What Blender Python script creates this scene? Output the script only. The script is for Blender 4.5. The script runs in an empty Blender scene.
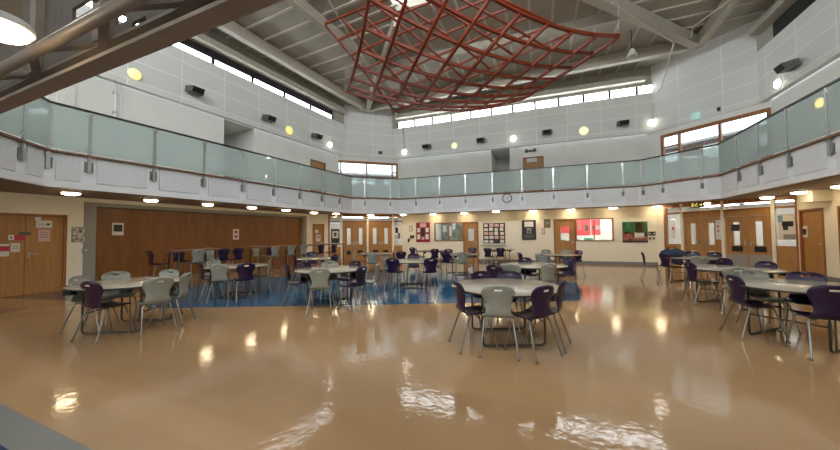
import bpy, bmesh, math, random
from mathutils import Vector, Matrix
random.seed(4)
S = bpy.context.scene
COL = S.collection
def lin(c):
    def f(v):
        v /= 255.0
        return v/12.92 if v <= .04045 else ((v+.055)/1.055)**2.4
    return tuple(f(v) for v in c)

# ------------------------------------------------------------------ camera
FPX, PITCH, ROLL, EYE = 314.0, math.radians(1.83), math.radians(-.57), 1.44
cp, sp, cr, sr = math.cos(PITCH), math.sin(PITCH), math.cos(ROLL), math.sin(ROLL)
CR, CU, CD = Vector((cr, -sr*sp, sr*cp)), Vector((-sr, -cr*sp, cr*cp)), Vector((0, cp, sp))
cam = bpy.data.cameras.new('camera'); cam.sensor_width = 36; cam.lens = FPX*36/840
cam.clip_start = .05; cam.clip_end = 300
co = bpy.data.objects.new('camera', cam); COL.objects.link(co)
mw = Matrix.Identity(4)
for i in range(3): mw[i][0] = CR[i]; mw[i][1] = CU[i]; mw[i][2] = -CD[i]
mw.translation = (0, 0, EYE); co.matrix_world = mw
S.camera = co
# ------------------------------------------------------------------ light and exposure
S.view_settings.view_transform = 'Standard'; S.view_settings.look = 'None'
S.view_settings.gamma = 1; S.view_settings.use_curve_mapping = False
S.view_settings.exposure = 0.0
w = bpy.data.worlds.new('overcast_sky'); S.world = w; w.use_nodes = True
w.node_tree.nodes['Background'].inputs[0].default_value = (.80, .90, 1.0, 1)
w.node_tree.nodes['Background'].inputs[1].default_value = 4.0
CLERE, CLERE2 = 14.0, 37.0      # clerestory panes, daylight; then the unseen added panes
ROOFL = 3.2      # roof light panes, daylight
LAMP = 25.0       # lamps under the gallery
SPOT = 14.0      # wall lights

def ray(x, y): return CR*((x-420)/FPX) + CU*((225-y)/FPX) + CD
def at_z(x, y, z):
    d = ray(x, y); k = (z-EYE)/d.z
    return Vector((0, 0, EYE)) + d*k

# ------------------------------------------------------------------ plan of the hall: eight sides
A = dict(L=-63.21, K=-17.39, B=20.66, Q=64.64, P=112.67, R=156.7, S=203.0, N=249.0)
DF = dict(L=10.41, K=16.47, B=15.44, Q=13.93, P=5.41, S=-1.112)
ORD = ['L', 'K', 'B', 'Q', 'P', 'R', 'S', 'N']
NRM = {k: Vector((math.sin(math.radians(a)), math.cos(math.radians(a)), 0)) for k, a in A.items()}
TAN = {k: Vector((math.cos(math.radians(a)), -math.sin(math.radians(a)), 0)) for k, a in A.items()}
def isect(a, da, b, db):
    n, m = NRM[a], NRM[b]; det = n.x*m.y-n.y*m.x
    return Vector(((da*m.y-db*n.y)/det, (n.x*db-m.x*da)/det, 0))
def on_side(side, off, x, y):
    d = ray(x, y); n = NRM[side]; k = (DF[side]+off)/(n.x*d.x+n.y*d.y)
    return Vector((0, 0, EYE)) + d*k
p0 = on_side('L', 0, 47, 130); DF['N'] = NRM['N'].x*p0.x+NRM['N'].y*p0.y
cLK = isect('L', DF['L'], 'K', DF['K']); cPQ = isect('P', DF['P'], 'Q', DF['Q'])
llen = (p0-cLK).xy.length
p1 = cPQ + TAN['P']*llen; DF['R'] = NRM['R'].dot(p1)
GO = dict(L=2.38, K=1.25, B=1.27, Q=1.5, P=1.96, R=2.0, S=5.0, N=2.0)       # ground walls behind the gallery edge
UO = dict(L=2.0, K=2.65, B=2.23, Q=2.38, P=1.8, R=2.0, S=2.0, N=2.0)        # upper panelled band
WO = dict(L=2.25, K=2.70, B=2.48, Q=2.43, P=2.05, R=2.25, S=2.25, N=2.25)   # upper wall
FO = {k: 0.0 for k in ORD}
def corner(a, b, off): return isect(a, DF[a]+off[a], b, DF[b]+off[b])
def s_range(side, off):
    i = ORD.index(side); a = ORD[i-1]; b = ORD[(i+1) % 8]
    return corner(a, side, off).dot(TAN[side]), corner(side, b, off).dot(TAN[side])
def pt(side, s, wo, z):
    p = NRM[side]*(DF[side]+wo) + TAN[side]*s
    return Vector((p.x, p.y, z))
def sx(side, off, x, y=220): return on_side(side, off, x, y).dot(TAN[side])
def zy(side, off, x, y): return on_side(side, off, x, y).z
SOFF, FTOP, RAIL, FB = 2.60, 3.41, 4.46, 2.59
BULK, CLB, CLT, DECK = 6.20, 8.11, 8.52, 9.35

# ------------------------------------------------------------------ materials
MATS = {}
def nmat(name):
    m = bpy.data.materials.new(name); m.use_nodes = True; MATS[name] = m
    nt = m.node_tree; return m, nt, nt.nodes, nt.links, nt.nodes['Principled BSDF']
def plain(name, col, rough=.5, metal=0, var=.06, scale=6, bump=0, spec=.5):
    m, nt, N, Lk, b = nmat(name)
    c = lin(col)
    tc = N.new('ShaderNodeTexCoord'); no = N.new('ShaderNodeTexNoise'); no.inputs['Scale'].default_value = scale
    no.inputs['Detail'].default_value = 4
    Lk.new(tc.outputs['Object'], no.inputs['Vector'])
    r = N.new('ShaderNodeValToRGB')
    r.color_ramp.elements[0].color = (*[v*(1-var) for v in c], 1); r.color_ramp.elements[1].color = (*[min(1, v*(1+var)) for v in c], 1)
    r.color_ramp.elements[0].position = .3; r.color_ramp.elements[1].position = .7
    Lk.new(no.outputs['Fac'], r.inputs['Fac']); Lk.new(r.outputs['Color'], b.inputs['Base Color'])
    b.inputs['Roughness'].default_value = rough; b.inputs['Metallic'].default_value = metal
    b.inputs['Specular IOR Level'].default_value = spec
    if bump:
        bp = N.new('ShaderNodeBump'); bp.inputs['Strength'].default_value = bump; bp.inputs['Distance'].default_value = .01
        Lk.new(no.outputs['Fac'], bp.inputs['Height']); Lk.new(bp.outputs['Normal'], b.inputs['Normal'])
    return m
def wood(name, c1, c2, rough=.4, sc=(7, 7, .6)):
    m, nt, N, Lk, b = nmat(name)
    tc = N.new('ShaderNodeTexCoord'); mp = N.new('ShaderNodeMapping'); mp.inputs['Scale'].default_value = sc
    no = N.new('ShaderNodeTexNoise'); no.inputs['Scale'].default_value = 3; no.inputs['Detail'].default_value = 6; no.inputs['Distortion'].default_value = .6
    r = N.new('ShaderNodeValToRGB'); r.color_ramp.elements[0].position = .3; r.color_ramp.elements[1].position = .72
    r.color_ramp.elements[0].color = (*lin(c1), 1); r.color_ramp.elements[1].color = (*lin(c2), 1)
    Lk.new(tc.outputs['Object'], mp.inputs['Vector']); Lk.new(mp.outputs['Vector'], no.inputs['Vector'])
    Lk.new(no.outputs['Fac'], r.inputs['Fac']); Lk.new(r.outputs['Color'], b.inputs['Base Color'])
    b.inputs['Roughness'].default_value = rough
    return m
def glow(name, col, strength):
    m, nt, N, Lk, b = nmat(name)
    b.inputs['Base Color'].default_value = (.8, .8, .8, 1)
    b.inputs['Emission Color'].default_value = (*col, 1); b.inputs['Emission Strength'].default_value = strength
    return m
def glassy(name, tint, body, fac, gloss=.12, rough=.02):
    m, nt, N, Lk, b = nmat(name); N.remove(b)
    out = N['Material Output']
    tr = N.new('ShaderNodeBsdfTransparent'); tr.inputs[0].default_value = (*tint, 1)
    df = N.new('ShaderNodeBsdfDiffuse'); df.inputs[0].default_value = (*body, 1)
    tl = N.new('ShaderNodeBsdfTranslucent'); tl.inputs[0].default_value = (*body, 1)
    m0 = N.new('ShaderNodeMixShader'); m0.inputs[0].default_value = .5
    Lk.new(df.outputs[0], m0.inputs[1]); Lk.new(tl.outputs[0], m0.inputs[2])
    m1 = N.new('ShaderNodeMixShader'); m1.inputs[0].default_value = fac
    Lk.new(tr.outputs[0], m1.inputs[1]); Lk.new(m0.outputs[0], m1.inputs[2])
    gl = N.new('ShaderNodeBsdfGlossy'); gl.inputs['Roughness'].default_value = rough
    lw = N.new('ShaderNodeLayerWeight'); lw.inputs['Blend'].default_value = .25
    ml = N.new('ShaderNodeMath'); ml.operation = 'MULTIPLY_ADD'; ml.inputs[1].default_value = .5; ml.inputs[2].default_value = gloss*.4
    Lk.new(lw.outputs['Fresnel'], ml.inputs[0])
    m2 = N.new('ShaderNodeMixShader'); Lk.new(ml.outputs[0], m2.inputs[0])
    Lk.new(m1.outputs[0], m2.inputs[1]); Lk.new(gl.outputs[0], m2.inputs[2])
    Lk.new(m2.outputs[0], out.inputs['Surface'])
    return m
def vinyl(name, c, rough=.1, spec=.5):
    """polished sheet vinyl: faint mottling, slightly wavy polish"""
    m, nt, N, Lk, b = nmat(name)
    tc = N.new('ShaderNodeTexCoord')
    n1 = N.new('ShaderNodeTexNoise'); n1.inputs['Scale'].default_value = .6; n1.inputs['Detail'].default_value = 5
    n2 = N.new('ShaderNodeTexNoise'); n2.inputs['Scale'].default_value = 90; n2.inputs['Detail'].default_value = 2
    Lk.new(tc.outputs['Object'], n1.inputs['Vector']); Lk.new(tc.outputs['Object'], n2.inputs['Vector'])
    mx = N.new('ShaderNodeMath'); mx.operation = 'MULTIPLY_ADD'; mx.inputs[1].default_value = .35; Lk.new(n2.outputs['Fac'], mx.inputs[0]); Lk.new(n1.outputs['Fac'], mx.inputs[2])
    r = N.new('ShaderNodeValToRGB'); cl = lin(c)
    r.color_ramp.elements[0].position = .4; r.color_ramp.elements[1].position = .95
    r.color_ramp.elements[0].color = (*[v*.9 for v in cl], 1); r.color_ramp.elements[1].color = (*[v*1.1 for v in cl], 1)
    Lk.new(mx.outputs[0], r.inputs['Fac']); Lk.new(r.outputs['Color'], b.inputs['Base Color'])
    n3 = N.new('ShaderNodeTexNoise'); n3.inputs['Scale'].default_value = 13; n3.inputs['Detail'].default_value = 2
    Lk.new(tc.outputs['Object'], n3.inputs['Vector'])
    bp = N.new('ShaderNodeBump'); bp.inputs['Strength'].default_value = .13; bp.inputs['Distance'].default_value = .012
    Lk.new(n3.outputs['Fac'], bp.inputs['Height']); Lk.new(bp.outputs['Normal'], b.inputs['Normal'])
    b.inputs['Roughness'].default_value = rough; b.inputs['Specular IOR Level'].default_value = spec
    return m
def panelled(name, col, seam, bw, bh, mortar=.012, rough=.6, holes=0):
    """flat boards with fine lighter seams, laid out along UV in metres"""
    m, nt, N, Lk, b = nmat(name)
    uv = N.new('ShaderNodeUVMap'); uv.uv_map = 'UVMap'
    br = N.new('ShaderNodeTexBrick'); br.offset = 0; br.inputs['Scale'].default_value = 1
    br.inputs['Brick Width'].default_value = bw; br.inputs['Row Height'].default_value = bh
    br.inputs['Mortar Size'].default_value = mortar; br.inputs['Mortar Smooth'].default_value = .2
    c = lin(col)
    br.inputs['Color1'].default_value = (*[v*.97 for v in c], 1); br.inputs['Color2'].default_value = (*[v*1.03 for v in c], 1); br.inputs['Mortar'].default_value = (*lin(seam), 1)
    Lk.new(uv.outputs['UV'], br.inputs['Vector'])
    last = br.outputs['Color']
    if holes:
        vo = N.new('ShaderNodeTexVoronoi'); vo.inputs['Scale'].default_value = holes; vo.inputs['Randomness'].default_value = 0
        Lk.new(uv.outputs['UV'], vo.inputs['Vector'])
        lt = N.new('ShaderNodeMath'); lt.operation = 'LESS_THAN'; lt.inputs[1].default_value = .25; Lk.new(vo.outputs['Distance'], lt.inputs[0])
        mu = N.new('ShaderNodeMath'); mu.operation = 'MULTIPLY'; mu.inputs[1].default_value = .45; Lk.new(lt.outputs[0], mu.inputs[0])
        mx = N.new('ShaderNodeMixRGB'); mx.inputs[2].default_value = (*[v*.25 for v in c], 1)
        Lk.new(mu.outputs[0], mx.inputs[0]); Lk.new(last, mx.inputs[1]); last = mx.outputs[0]
    Lk.new(last, b.inputs['Base Color']); b.inputs['Roughness'].default_value = rough
    return m
def ramp_art(name, stops, scale, kind='NOISE', rough=.5):
    """printed picture: blotches of several inks"""
    m, nt, N, Lk, b = nmat(name)
    tc = N.new('ShaderNodeTexCoord')
    if kind == 'NOISE':
        t = N.new('ShaderNodeTexNoise'); t.inputs['Detail'].default_value = 3; src = t.outputs['Fac']
    else:
        t = N.new('ShaderNodeTexVoronoi'); t.distance = 'CHEBYCHEV'
        sep = N.new('ShaderNodeSeparateColor'); Lk.new(t.outputs['Color'], sep.inputs[0]); src = sep.outputs[0]
    t.inputs['Scale'].default_value = scale
    Lk.new(tc.outputs['Object'], t.inputs['Vector'])
    r = N.new('ShaderNodeValToRGB'); r.color_ramp.interpolation = 'CONSTANT' if kind != 'NOISE' else 'LINEAR'
    while len(r.color_ramp.elements) < len(stops): r.color_ramp.elements.new(.5)
    for e, (p, c) in zip(r.color_ramp.elements, stops): e.position = p; e.color = (*lin(c), 1)
    Lk.new(src, r.inputs['Fac']); Lk.new(r.outputs['Color'], b.inputs['Base Color']); b.inputs['Roughness'].default_value = rough
    return m

M_band = panelled('acoustic_panel', (224, 226, 223), (244, 245, 242), 1.5, .64, .02, holes=0)
M_fascia = plain('white_metal_fascia', (240, 241, 243), .45, var=.02)
M_fpanel = panelled('perforated_white_panel', (230, 232, 234), (230, 232, 234), 50, 50, 0, holes=26)
M_fpl = plain('plain_white_panel', (230, 231, 233), .5, var=.02)
M_upper = plain('white_painted_wall', (238, 237, 232), .7, var=.03, scale=2)
M_cream = plain('cream_painted_wall', (243, 234, 212), .42, var=.03, scale=2)
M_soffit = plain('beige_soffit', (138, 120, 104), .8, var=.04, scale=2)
M_deck = plain('roof_deck', (172, 166, 152), .7, var=.08, scale=1.5)
M_rib = plain('roof_rib', (200, 195, 182), .6, var=.04)
M_beam = plain('painted_beam', (184, 178, 162), .5, var=.04)
M_eave = plain('eave_board', (168, 163, 150), .6, var=.03)
M_black = plain('black_frame', (14, 14, 16), .5, var=.1)
M_dark = plain('dark_grey_plastic', (92, 93, 92), .5, var=.1)
M_brown = plain('brown_steel', (150, 136, 120), .45, var=.08)
M_mesh = plain('brown_decking', (112, 102, 92), .7, var=.15, scale=30)
M_wood = wood('oak_veneer', (164, 118, 66), (188, 138, 80), .38)
M_wood2 = wood('oak_frame', (140, 84, 42), (170, 112, 60), .4)
M_part = wood('brown_partition', (118, 74, 32), (138, 90, 42), .42, (2, 2, .3))
M_jamb = plain('grey_jamb', (150, 146, 138), .5, var=.04)
M_steel = plain('brushed_steel', (200, 202, 200), .28, metal=1, var=.04, scale=20)
M_brk = plain('grey_steel_bracket', (128, 130, 128), .35, metal=.6, var=.15, scale=15)
M_chrome = plain('chrome_tube', (158, 152, 142), .28, metal=1, var=.04)
M_rail = plain('dark_handrail', (34, 30, 28), .3, var=.1)
M_nose = wood('brown_nosing', (112, 78, 54), (136, 98, 70), .5, (1, 1, 1))
M_glass = glassy('greenish_safety_glass', (.90, .96, .945), (.76, .87, .855), .50)
M_pane = glassy('clear_pane', (.93, .96, .96), (.6, .65, .65), .06, .1)
M_purple = plain('purple_plastic', (38, 15, 54), .34, var=.08, bump=.05, scale=40)
M_plum = plain('plum_plastic', (54, 18, 40), .36, var=.08, bump=.05, scale=40)  # variant of the purple plastic, plum cast of the lighting put into its colour
M_grey = plain('grey_plastic', (146, 146, 134), .4, var=.06, bump=.05, scale=40)
M_lam = plain('speckled_laminate', (172, 157, 136), .2, var=.05, scale=120)
M_edge = plain('dark_table_edge', (52, 48, 44), .5)
M_tube = plain('dark_steel_tube', (92, 86, 78), .35, metal=.8)
M_white = plain('white_plastic', (232, 232, 230), .4, var=.02)
M_paper = plain('white_paper', (228, 222, 214), .7, var=.04, scale=14)
M_pink = plain('pink_paper', (222, 178, 176), .7, var=.05, scale=14)
M_red = plain('red_board', (150, 26, 34), .6, var=.06)
M_redp = plain('red_plastic_sign', (196, 52, 66), .5, var=.05)
M_ink = plain('black_ink', (26, 24, 26), .6)
M_sculpt = plain('rust_red_painted_steel', (126, 50, 25), .36, var=.12, scale=3)
M_base = plain('grey_vinyl_skirting', (128, 128, 128), .5)
M_floor = vinyl('beige_vinyl', (172, 136, 97), .08, .32)
M_blue = vinyl('blue_vinyl', (44, 98, 132), .085)
M_plumfl = vinyl('purple_grey_vinyl', (92, 78, 88), .16)
M_navy = vinyl('navy_carpet', (38, 54, 86), .75, .2)
M_grfl = plain('speckled_grey_vinyl', (120, 118, 112), .35, var=.3, scale=160)
M_clere = glow('daylit_clerestory_pane', (.92, .97, 1.0), CLERE)
M_clere2 = glow('daylit_high_pane', (.92, .97, 1.0), CLERE2)  # unseen near-side panes, added and boosted to light the upper walls
M_roofl = glow('daylit_roof_pane', (.88, .95, 1.0), ROOFL)
M_lamp = glow('lit_lamp_diffuser', (1.0, .80, .50), LAMP)
M_lampw = glow('lit_wall_lamp', (1.0, .93, .80), SPOT)
M_lampy = glow('lit_yellow_lamp', (.95, .74, .03), .9)
M_lampb = glow('lit_pale_yellow_lamp', (.95, .86, .36), .9)
M_room = plain('bright_room_wall', (228, 226, 220), .7, var=.03)
M_brick = plain('brown_cladding', (104, 66, 50), .8, var=.1)
M_board = plain('dark_board', (48, 44, 44), .5, var=.1)
M_green = plain('green_sign', (30, 150, 110), .4)
M_olive = plain('olive_sign', (120, 112, 60), .5)
M_redglow = plain('red_poster_paint', (236, 40, 54), .5, var=.05)
M_yel = glow('lit_yellow_lettering', (1.0, .80, .1), .7)
M_grglow = glow('lit_green_sign', (.04, .52, .42), .6)

# ------------------------------------------------------------------ mesh builder
class MB:
    def __init__(s): s.v = []; s.f = []; s.uv = {}
    def add(s, vs, fs, uvs=None):
        o = len(s.v); s.v += [Vector(v) for v in vs]
        for i, f in enumerate(fs):
            if uvs: s.uv[len(s.f)] = [uvs[k] for k in f]
            s.f.append([o+k for k in f])
        return s
    def hexa(s, p):           # p: 4 bottom (ccw) + 4 top
        return s.add(p, [(3, 2, 1, 0), (4, 5, 6, 7), (0, 1, 5, 4), (1, 2, 6, 5), (2, 3, 7, 6), (3, 0, 4, 7)])
    def box(s, c, d, rz=0):
        c = Vector(c); R = Matrix.Rotation(rz, 3, 'Z'); x, y, z = d[0]/2, d[1]/2, d[2]/2
        q = [(-x, -y, -z), (x, -y, -z), (x, y, -z), (-x, y, -z), (-x, -y, z), (x, -y, z), (x, y, z), (-x, y, z)]
        return s.hexa([c+R@Vector(k) for k in q])
    def sbox(s, side, s0, s1, w0, w1, z0, z1):   # box in the frame of one side of the hall
        q = [pt(side, a, b, z) for z in (z0, z1) for a, b in ((s0, w0), (s1, w0), (s1, w1), (s0, w1))]
        uv = [(a, z) for z in (z0, z1) for a, b in ((s0, w0), (s1, w0), (s1, w1), (s0, w1))]
        return s.add(q, [(3, 2, 1, 0), (4, 5, 6, 7), (0, 1, 5, 4), (1, 2, 6, 5), (2, 3, 7, 6), (3, 0, 4, 7)], uv)
    def bar(s, a, b, w, h=None, up=Vector((0, 0, 1))):
        a, b = Vector(a), Vector(b); h = h or w; d = (b-a).normalized()
        x = d.cross(up)
        if x.length < 1e-4: x = d.cross(Vector((1, 0, 0)))
        x.normalize(); y = x.cross(d)
        q = [p + x*i*w/2 + y*j*h/2 for p in (a, b) for i, j in ((-1, -1), (1, -1), (1, 1), (-1, 1))]
        return s.hexa(q)
    def tube(s, pts, r, n=8, cap=True, closed=False):
        pts = [Vector(p) for p in pts]; m = len(pts); o = len(s.v); prev = None
        for i, p in enumerate(pts):
            if closed: d = (pts[(i+1) % m]-pts[i-1])
            else: d = pts[min(i+1, m-1)]-pts[max(i-1, 0)]
            d.normalize()
            x = d.cross(Vector((0, 0, 1))) if prev is None else prev - d*prev.dot(d)
            if x.length < 1e-3: x = d.cross(Vector((1, 0, 0)))
            x.normalize(); prev = x; y = d.cross(x)
            s.v += [p + x*r*math.cos(2*math.pi*k/n) + y*r*math.sin(2*math.pi*k/n) for k in range(n)]
        for i in range(m if closed else m-1):
            a, b = o+i*n, o+((i+1) % m)*n
            for k in range(n): s.f.append([a+k, a+(k+1) % n, b+(k+1) % n, b+k])
        if cap and not closed:
            s.f.append([o+k for k in range(n)][::-1]); s.f.append([o+(m-1)*n+k for k in range(n)])
        return s
    def lathe(s, prof, n=24, c=(0, 0, 0), axis=None):   # prof: (r, h) along axis
        c = Vector(c); ax = Vector(axis or (0, 0, 1)).normalized()
        x = ax.orthogonal().normalized(); y = ax.cross(x); o = len(s.v)
        for r, h in prof:
            s.v += [c + ax*h + (x*math.cos(2*math.pi*k/n)+y*math.sin(2*math.pi*k/n))*r for k in range(n)]
        for i in range(len(prof)-1):
            for k in range(n): s.f.append([o+i*n+k, o+i*n+(k+1) % n, o+(i+1)*n+(k+1) % n, o+(i+1)*n+k])
        s.f.append([o+k for k in range(n)][::-1]); s.f.append([o+(len(prof)-1)*n+k for k in range(n)])
        return s
    def prism(s, poly, z0, z1):
        n = len(poly); o = len(s.v)
        s.v += [Vector((p[0], p[1], z0)) for p in poly] + [Vector((p[0], p[1], z1)) for p in poly]
        s.f.append([o+k for k in range(n)][::-1]); s.f.append([o+n+k for k in range(n)])
        for k in range(n): s.f.append([o+k, o+(k+1) % n, o+n+(k+1) % n, o+n+k])
        return s
    def mesh(s, name, mat, origin, smooth=False):
        me = bpy.data.meshes.new(name); o = Vector(origin)
        me.from_pydata([tuple(v-o) for v in s.v], [], s.f)
        if s.uv:
            ul = me.uv_layers.new(name='UVMap')
            for p in me.polygons:
                q = s.uv.get(p.index)
                for k, li in enumerate(p.loop_indices): ul.data[li].uv = q[k] if q else (0, 0)
        me.materials.append(mat)
        bm = bmesh.new(); bm.from_mesh(me); bmesh.ops.recalc_face_normals(bm, faces=bm.faces); bm.to_mesh(me); bm.free()
        if smooth:
            for p in me.polygons: p.use_smooth = True
            try: me.set_sharp_from_angle(angle=math.radians(40))
            except Exception: pass
        return me
    def build(s, name, mat, parent=None, smooth=False):
        if parent is None:
            lo = Vector([min(v[i] for v in s.v) for i in range(3)]); hi = Vector([max(v[i] for v in s.v) for i in range(3)])
            og = Vector(((lo.x+hi.x)/2, (lo.y+hi.y)/2, lo.z))
        else: og = wloc(parent)
        ob = bpy.data.objects.new(name, s.mesh(name, mat, og, smooth)); COL.objects.link(ob)
        if parent is None: ob.location = og
        else: ob.parent = parent
        return ob
def wloc(o):
    p = Vector(o.location)
    while o.parent: o = o.parent; p = p + Vector(o.location)
    return p
def tag(o, label, cat, group=None):
    o['label'] = label; o['category'] = cat
    if group: o['group'] = group
    return o
def thing(name, label, cat, loc=(0, 0, 0), group=None):
    o = bpy.data.objects.new(name, None); COL.objects.link(o); o.location = loc; o.empty_display_size = .1
    return tag(o, label, cat, group)
def struct(o): o['kind'] = 'structure'; return o
def sgroup(name, loc):
    o = bpy.data.objects.new(name, None); COL.objects.link(o); o.location = loc; o.empty_display_size = .1; o['kind'] = 'structure'; return o
def wall(name, side, w0, w1, z0, z1, mat, holes=(), s0=None, s1=None, off=None):
    a, b = s_range(side, off)
    s0 = a if s0 is None else s0; s1 = b if s1 is None else s1
    m = MB(); xs = sorted({s0, s1, *[h[0] for h in holes], *[h[1] for h in holes]}); xs = [x for x in xs if s0 <= x <= s1]
    for u, v in zip(xs[:-1], xs[1:]):
        mid = (u+v)/2; hs = sorted([(h[2], h[3]) for h in holes if h[0] < mid < h[1]]); z = z0
        for c, d in hs:
            if c > z: m.sbox(side, u, v, w0, w1, z, c)
            z = max(z, d)
        if z < z1: m.sbox(side, u, v, w0, w1, z, z1)
    return struct(m.build(name, mat))

# ================================================================== STRUCTURE
NAMES = dict(L='left', K='left_corner', B='back', Q='right_corner', P='right', R='near_right', S='near', N='near_left')
# floor
outer = [corner(ORD[i-1], ORD[i], {k: GO[k]+4.5 for k in ORD}) for i in range(8)]
struct(MB().prism(outer, -.2, 0).build('floor', M_floor))
def inlay(name, pts, mat, z=.003): return struct(MB().prism(pts, -.05, z).build(name, mat))
fb = lambda x, y: at_z(x, y, 0)
inlay('floor_blue', [(-5.6, 6.45), (3.4, 6.75), (4.65, 9.3), (3.6, 11.4), (-.4, 12.9), (-4.2, 12.3), (-7.2, 9.2)][::1], M_blue)
lw0, lw1 = s_range('L', GO)
inlay('floor_purple', [pt('L', lw0+1, .12, 0), pt('L', lw1-6.8, .12, 0), pt('L', lw1-6.8, 2.37, 0), pt('L', lw0+.4, 2.37, 0)], M_plumfl, .004)
n0, n1 = s_range('N', FO); s0_, s1_ = s_range('S', FO)
inlay('floor_purple', [pt('N', n0+.2, .15, 0), pt('N', n1-.3, .15, 0), pt('N', n1-.3, 1.95, 0), pt('N', n0+.2, 1.95, 0)], M_plumfl, .0035)
inlay('floor_stripe', [fb(-10, 301.5), fb(36, 305.6), fb(26, 308.2), fb(-10, 306.5)], M_floor, .006)
ss0, ss1 = s_range('S', GO)
inlay('floor_border', [pt('S', s0_-3, -.02, 0), pt('S', s1_+1.5, -.02, 0), pt('S', s1_+1.5, .2, 0), pt('S', s0_-3, .2, 0)], M_grfl, .006)
inlay('floor_carpet', [pt('S', s0_-1, .2, 0), pt('S', s1_+1, .2, 0), pt('S', s1_+1, 4.9, 0), pt('S', s0_-1, 4.9, 0)], M_navy, .005)

# gallery slab, soffit and fascia
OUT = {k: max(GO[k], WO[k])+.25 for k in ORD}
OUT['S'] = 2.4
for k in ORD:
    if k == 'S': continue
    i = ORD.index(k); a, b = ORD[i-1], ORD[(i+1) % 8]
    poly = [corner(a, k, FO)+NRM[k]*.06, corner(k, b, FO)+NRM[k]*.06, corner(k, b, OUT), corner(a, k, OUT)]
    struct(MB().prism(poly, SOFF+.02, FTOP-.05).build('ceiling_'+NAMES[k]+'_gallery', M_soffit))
POSTS = dict(
    N=[(20.5, 140)], L=[(47.5, 150), (89, 150), (153.5, 150), (203.5, 160), (243, 160), (274, 165), (300, 170), (322, 175), (339.5, 180)],
    K=[(350, 190), (364.5, 190), (390, 190), (403.7, 190)],
    B=[(416, 190), (439.7, 190), (465.5, 190), (492.6, 190), (522, 185), (553.4, 185), (587, 180), (622.5, 180)],
    Q=[(643, 175), (662.8, 175), (702, 170), (727.5, 160)], P=[(739, 150), (760.5, 145), (789.5, 135), (831, 125)])
FASC_LAB = dict(L='along the left side', K='across the far left corner', B='along the back wall', Q='across the far right corner', P='along the right side', N='at the near left edge')
for k in ('N', 'L', 'K', 'B', 'Q', 'P', 'R'):
    a, b = s_range(k, FO)
    fa = struct(MB().sbox(k, a, b, 0, .06, FB, FTOP).build('trim_gallery_'+NAMES[k], M_fascia))
    if k == 'R': continue
    ps = sorted(on_side(k, 0, x, y).dot(TAN[k]) for x, y in POSTS[k])
    if k == 'P': ps += [ps[-1]+1.5*j for j in range(1, 5)]
    if k == 'N':
        d0 = b-.9; ps = [p for p in (ps[0]-2.4, ps[0]-1.2, ps[0])]
    edges = [a]+ps+[b]
    edges = [e for i, e in enumerate(edges) if i == 0 or e-edges[i-1] > .3 or e == b]
    for u, v in zip(edges[:-1], edges[1:]):
        if v-u > .45: MB().sbox(k, u+.14, v-.14, -.03, .0, FB+.175, FTOP-.05).build('panel', M_fpanel if k in 'LN' else M_fpl, fa)
    MB().sbox(k, a-.005, b+.005, -.026, .0, FB, FB+.155).build('lower_band', M_fascia, fa)
    # glass balustrade of this side
    root = thing('glass_balustrade', 'greenish glass balcony balustrade with steel posts '+FASC_LAB[k], 'balustrade', pt(k, (a+b)/2, -.02, FTOP), 'gallery balustrades')
    MB().sbox(k, a-.01, b+.01, -.09, .02, FTOP-.045, FTOP+.0).build('nosing', M_nose, root)
    MB().sbox(k, a-.02, b+.02, -.075, -.025, RAIL-.02, RAIL+.025).build('handrail', M_rail, root)
    pe = [a+.02] + ps + [b-.02]
    for u, v in zip(pe[:-1], pe[1:]):
        if v-u > .25:
            MB().sbox(k, u+.03, v-.03, -.052, -.04, FTOP+.05, RAIL-.03).build('glass_panel', M_glass, root)
    for p in ps:
        m = MB().sbox(k, p-.03, p+.03, -.062, -.022, FTOP-.42, RAIL-.02)
        po = m.build('post', M_steel, root)
        q = MB()
        q.sbox(k, p-.075, p+.075, -.022, -.0, FTOP-.40, FTOP-.16) if k in 'LNP' else q.sbox(k, p-.035, p+.035, -.07, -.0, FTOP-.40, FTOP-.22)
        q.build('bracket', M_brk, po)
        for z in (FTOP+.14, RAIL-.12):
            MB().sbox(k, p-.075, p+.075, -.062, -.03, z-.02, z+.02).build('clamp', M_steel, po)

# ---------------------------------------------------------------- ground walls
def hole(side, off, x0, x1, z0, z1, y=225): return (sx(side, off, x0, y), sx(side, off, x1, y), z0, z1)
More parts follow.
